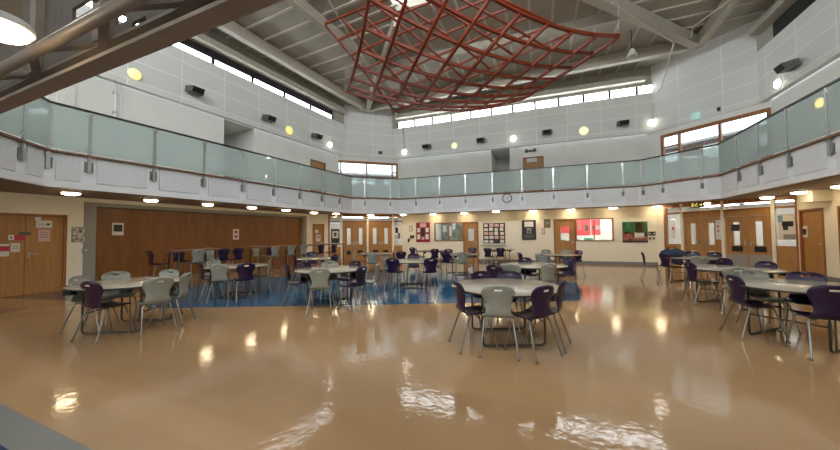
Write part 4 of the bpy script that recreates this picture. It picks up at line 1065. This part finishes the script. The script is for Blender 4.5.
# near the servery
ch('G', 541, 254.0, 'grey', 'grey chair at the near left of the servery table', 0)
ch('G', 518, 252.6, 'purple', 'purple chair in profile far left of the servery table', -20)
ch('G', 545.5, 249.6, 'grey', 'grey chair at the far left of the servery table', 0)
ch('G', 566.5, 249.4, 'grey', 'grey chair at the far side of the servery table', 0)
ch('G', 580, 250.4, 'purple', 'purple chair in profile at the right of the servery table', 0)
# far right
ch('H', 640.8, 252.2, 'purple', 'purple chair standing in profile left of the far right table', 10)
ch('H', 664.5, 253.4, 'purple', 'purple chair at the near left of the far right table', 10)
ch('H', 676, 250.8, 'purple', 'purple chair behind the bag at the far right table', 0)
ch('H', 692, 251.4, 'purple', 'purple chair at the far side of the far right table', 0)
ch('H', 715.5, 252.2, 'purple', 'purple chair at the right end of the far right table', 0)
ch('H', 700, 256.2, 'grey', 'grey chair at the near side of the far right table', 0)
# second right table
ch('I', 686.5, 262, 'purple', 'purple chair left of the second table on the right', 0)
ch('I', 721.5, 258.2, 'purple', 'purple chair behind the second table on the right, turned sideways', 38)
ch('I', 768.5, 261.5, 'purple', 'purple chair at the far right of the second right table', 0)
ch('I', 738, 267.4, 'grey', 'grey chair at the near side of the second right table', 0)
# right edge
ch('J', 731, 275, 'purple', 'purple chair in profile at the left of the right edge table', 0)
ch('J', 760.5, 271.2, 'grey', 'grey chair behind the left part of the right edge table', 0)
ch('J', 805, 272.4, 'purple', 'purple chair behind the right edge table facing the camera', 0)
ch('J', 836, 286, 'purple', 'purple chair at the near side of the right edge table', 8)
# left middle
ch('M', 201, 263, 'plum', 'plum chair in profile left of the table before the partition', 0)
ch('M', 217.8, 264.4, 'grey', 'grey chair at the near left of the table before the partition', 0)
ch('M', 247, 263.4, 'purple', 'purple chair at the near side of the table before the partition', 0)
ch('M', 271.3, 259.6, 'grey', 'grey chair in profile right of the table before the partition', 0)
ch('M', 212, 259.6, 'grey', 'grey chair at the far left of the table before the partition', 0)
# far left tables
ch('N', 303.5, 255, 'purple', 'purple chair at the left of the table by the partition end', 0)
ch('N', 335, 254.8, 'purple', 'purple chair at the right of the table by the partition end', 0)
ch('N', 311.5, 251.8, 'purple', 'purple chair behind the table by the partition end', 0)
ch('O', 350.5, 251.2, 'grey', 'pale grey chair left of the table before the left glazed doors', 0)
ch('O', 372, 252.8, 'grey', 'grey chair in front of the table before the left glazed doors', 0)
ch('O', 395.5, 250.0, 'grey', 'grey chair right of the table before the left glazed doors', 0)
ch('O', 401.5, 251.6, 'purple', 'purple chair in front of the grey one near the glazed doors', -30)
ch('P', 411.5, 247.4, 'purple', 'purple chair left of the table by the red board', 0)
ch('P', 422, 248.2, 'grey', 'grey chair in front of the table by the red board', 0)
ch('P', 435, 248.9, 'purple', 'purple chair at the right of the table by the red board', 0)
ch('Q', 487, 248.0, 'purple', 'purple chair left under the collage board', 0)
ch('Q', 500.5, 247.8, 'purple', 'purple chair right under the collage board', 0)
# high tables along the partition
LN = NRM['L']; LT = TAN['L']
def hi_table(s0, s1, dn, label):
    c = LN*dn+LT*(s0+s1)/2; H = 1.07
    r = thing('high_table', label, 'table', (c.x, c.y, .004), 'high tables along the partition')
    f = lambda s, w, z: LN*(dn+w)+LT*s+Vector((0, 0, z))
    def bx(sa, sb, wa, wb, za, zb): return MB().hexa([f(s, w, z) for z in (za, zb) for s, w in ((sa, wa), (sb, wa), (sb, wb), (sa, wb))])
    bx(s0, s1, -.36, .36, H-.05, H).build('tabletop', M_lam2, r)
    for s in (s0+.18, s1-.18):
        for w in (-.26, .26): MB().tube([f(s, w, H-.03), f(s+(.05 if s > (s0+s1)/2 else -.05), w*1.15, .012)], .026, 8).build('leg', M_tube, r, True)
    MB().tube([f(s0+.16, 0, .25), f(s1-.16, 0, .25)], .014, 6).build('foot_rail', M_jamb, r)
    for s in (s0+.16, s1-.16): MB().tube([f(s, -.28, .25), f(s, .28, .25)], .014, 6).build('cross_rail', M_jamb, r)
M_lam2 = wood('brown_laminate', (118, 84, 60), (142, 106, 78), .3)
DN = 10.68
def sln(x, y=250):
    d = ray(x, y); k = DN/(LN.x*d.x+LN.y*d.y); return (d*k).dot(LT)
segs = [(167.5, 216, 'brown high table at the near end of the partition'), (251, 294, 'brown high table in the middle of the partition'), (297, 341, 'brown high table at the far end of the partition')]
hc = []
for x0, x1, l in segs: hi_table(sln(x0), sln(x1), DN, l); hc.append((sln(x0), sln(x1)))
g2 = 'high chairs at the high tables'
def hch(x, row, color, label, h=.24):
    dn = DN+{-1: -.62, 1: .56, 0: 0}[row]; d = ray(x, 248); k = dn/(LN.x*d.x+LN.y*d.y); p = d*k; p.z = 0
    if row == 0: f = LT*1.0
    else: f = LN*(-row)
    ang = math.atan2(f.y, f.x)-math.pi/2; loc = p if row == 0 else p+f*.1
    CHAIRS.append((loc, label)); chair(loc, ang, color, label, g2, h)
hch(158, 0, 'plum', 'plum high chair at the near end of the near high table')
hch(180, 1, 'purple', 'purple high chair behind the near high table')
hch(197, -1, 'grey', 'grey high chair in front of the near high table')
hch(211, 1, 'grey', 'grey high chair behind the near high table')
hch(222.5, -1, 'purple', 'purple high chair in the gap after the near high table, left of two')
hch(237, -1, 'purple', 'purple high chair in the gap after the near high table, right of two')
hch(258, 1, 'grey', 'grey high chair behind the middle high table at its near end')
hch(270.5, 1, 'purple', 'purple high chair behind the middle high table')
hch(274, -1, 'grey', 'grey high chair in front of the middle high table')
hch(290, -1, 'grey', 'grey high chair in front of the far end of the middle high table')
hch(302.5, -1, 'grey', 'grey high chair in front of the far high table')
hch(320, -1, 'purple', 'purple high chair in front of the far high table, left one')
hch(333, -1, 'purple', 'purple high chair in front of the far high table, right one')
# bag on the far right table
bp = TABLES['H']; c = Vector((bp[0]-.35, bp[1]+.25, .728))
t = thing('bag', 'dark blue soft bag lying on the far right round table', 'bag', c)
m = MB(); n = 14
for i in range(7):
    f = i/6; r_ = .34*math.sin(math.pi*(.18+.74*f))**.7
    m.v += [c+Vector((math.cos(2*math.pi*k/n)*r_*(1+.12*math.sin(3*k)), math.sin(2*math.pi*k/n)*r_*.6*(1+.1*math.cos(5*k)), .21*f*(1+.15*math.sin(k*2)))) for k in range(n)]
for i in range(6):
    for k in range(n): m.f.append([i*n+k, i*n+(k+1) % n, (i+1)*n+(k+1) % n, (i+1)*n+k])
m.f.append(list(range(n))[::-1]); m.f.append([6*n+k for k in range(n)])
M_bag = plain('navy_fabric', (48, 66, 92), .8, var=.15, scale=20)
m.build('body', M_bag, t, True)
MB().tube([c+Vector((-.16, 0, .18)), c+Vector((-.1, -.02, .29)), c+Vector((.08, -.02, .29)), c+Vector((.16, 0, .18))], .014, 6).build('handle', M_black, t, True)
# red book on the office door table
c = Vector((TABLES['E'][0]+.35, TABLES['E'][1]+.2, .724))
t = thing('book', 'red covered book on the table by the office door', 'book', c); MB().box(c+Vector((0, 0, .015)), (.3, .22, .03), .3).build('cover', M_redp, t); MB().box(c+Vector((.005, 0, .015)), (.297, .2, .022), .3).build('pages', M_paper, t)
